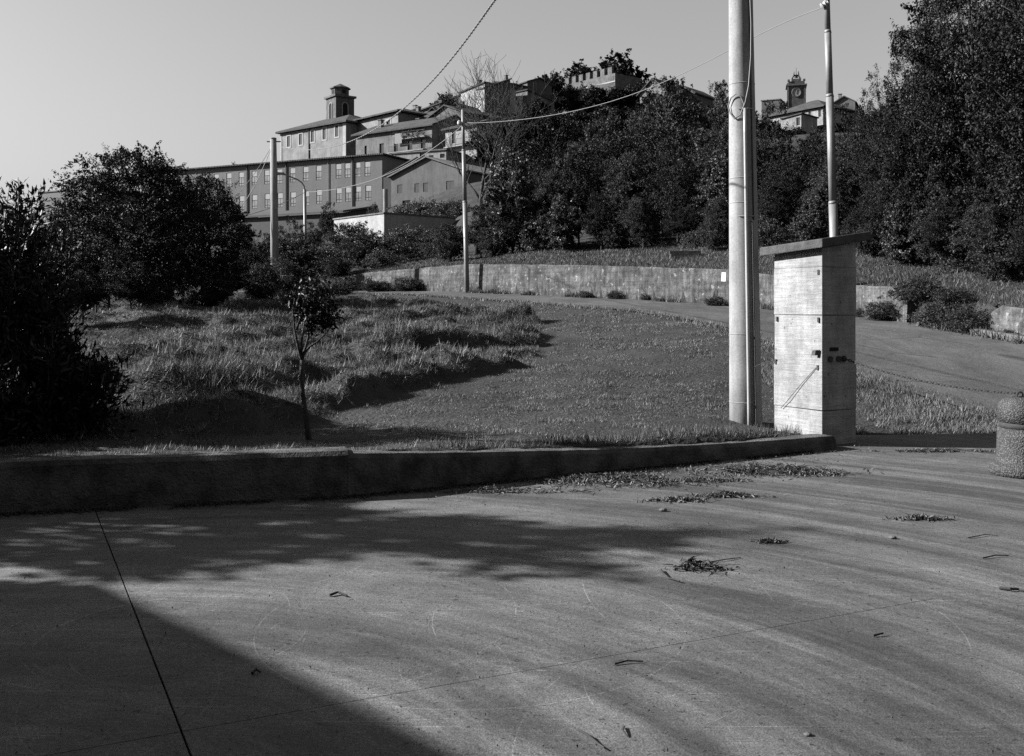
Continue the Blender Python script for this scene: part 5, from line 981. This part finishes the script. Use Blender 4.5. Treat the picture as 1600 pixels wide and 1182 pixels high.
twig('dark twig cut by the right edge', [(1562, 922), (1578, 925), (1592, 924), (1604, 928)], .009); twig('thin stick lying on the joint at lower middle', [(960, 1040), (980, 1037), (1005, 1036)], .005); twig('short stick on the right joint', [(1364, 996), (1380, 994)], .006); twig('long thin twig on the right paving', [(1512, 842), (1540, 838), (1560, 839)], .004); twig('little stick left of centre in the sunlit strip', [(515, 933), (528, 930), (542, 934)], .008); twig('tiny curled twig near the lower left shadow', [(394, 1056), (400, 1052), (407, 1054)], .008)
# loose pebbles
for i, (px, py, s, lb) in enumerate([(1036, 799, .024, 'rounded pale stone left of the weed scraps'), (1198, 843, .016, 'small pebble near the tiny weed scrap'), (1395, 842, .02, 'pale pebble on the right paving'), (1262, 1150, .012, 'small pebble at the lower right')]):
    m = MB(); rr = random.Random(i); m.lathe([(.3*s, -s*.4), (s*.95, -s*.2), (s, s*.15), (s*.6, s*.5), (s*.1, s*.6)], 9); m.v = [(x*1.3+rr.uniform(-.1, .1)*s, y+rr.uniform(-.1, .1)*s, z) for x, y, z in m.v]; o = m.build('pebble', M['kerb'], None, True); Y = FPX*CAMZ/(py-HZ); o.location = ((px-800)/FPX*Y, Y, s*.4); tag(o, lb, 'stone', 'loose stones on the paving')
def bramb(label, px, py, Y, h, sx, proto='bramble'):
    x = (px-800)/FPX*Y; plant(proto, label, x, Y, h*.85, sx=sx*1.5, cat='bush', group='small bushes at the wall foot')
for i_, (px_, Y_, h_, s_, w_) in enumerate([(1240, 27.9, .5, .8, 'behind the thick pole'), (1350, 25.8, .45, .7, 'just right of the pillar'), (1440, 23.3, .8, .9, 'over the broken wall end'), (1495, 22.0, .55, 1.0, 'on the kerb stones'), (1575, 19.7, .35, .8, 'below the right wall end'), (830, 38.6, .35, .7, 'left of the middle weeds'), (770, 40.3, .35, .6, 'beside the tall steel pole')]): bramb('leafy weeds at the wall foot '+w_, px_, 0, Y_, h_, s_)
bramb('dark bush at the broken wall right of the pillar', 1385, 497, 24.2, .75, .75); bramb('small bush at the left end of the long wall foot', 640, 458, 45.0, 1.0, .8); bramb('low weeds bush at the long wall foot, left part', 915, 468, 35.4, .45, .6); bramb('low weeds bush at the long wall foot, middle', 960, 468, 34.6, .5, .8); bramb('low weeds bush at the long wall foot, right part', 1010, 472, 33.6, .4, .6); bramb('bush spilling through the gap in the right wall', 1468, 470, 22.0, .85, .9); bramb('bush in the gap beside the right wall end', 1522, 470, 20.9, .75, 1.0); bramb('bush in the middle of the wall gap at right', 1495, 470, 21.6, .9, .9); bramb('weedy bush at the wall foot beside the thick pole', 1115, 470, 30.3, .5, .7); bramb('small dark shrub alone in the meadow left of the sapling top', 442, 520, 24., .6, .5); bramb('dark boulder-like bush on the meadow above the sapling', 522, 440, 41., 1.0, .9); bramb('grassy bush left of the wall end', 590, 450, 46., .8, 1.1)

# fine leaf litter: grit over the yard, a dark drift along the foot of the low wall
def litter(name, label, xy, L, W, m, seed):
    rs = np.random.RandomState(seed); V, T = leaves(np.c_[xy, rs.uniform(.003, .012, len(xy))], L, W, rs, 3.); V[:, 2] = np.maximum(V[:, 2], .0025)
    o = link(bpy.data.objects.new(name, np_mesh(name, V, T, m))); tag(o, label, 'litter', kind='stuff')
rs = np.random.RandomState(9); Y = 3.2+7.5*rs.rand(1500); X = Y*rs.uniform(-.54, .54, 1500); q = np.c_[X, Y]; q = q[(Y < wall_y(X)-.1)]; q = q[fbm(q[:, 0], q[:, 1], .7) > .40]
litter('leaf_litter', 'scattered bits of leaf and grit on the paving', q, .016, .007, M['twig'], 1)
x = rs.uniform(-4.5, 3.2, 5200); dd = np.abs(rs.normal(0, .06, 5200))+.01; q = np.c_[x, wall_y(x)-dd]; q = q[(vnoise(x, dd*0, 2.2) > .25) ]
litter('wall_foot_litter', 'dark drift of dead leaves along the foot of the low wall', q, .035, .016, M['twig'], 2)
q2 = np.c_[rs.normal(1.6, 1.1, 900), np.zeros(900)]; q2[:, 1] = wall_y(q2[:, 0])-.12-np.abs(rs.normal(0, .35, 900)); litter('weed_scatter', 'loose wilted weed scraps around the weed piles', q2, .035, .014, M['weed'], 3)
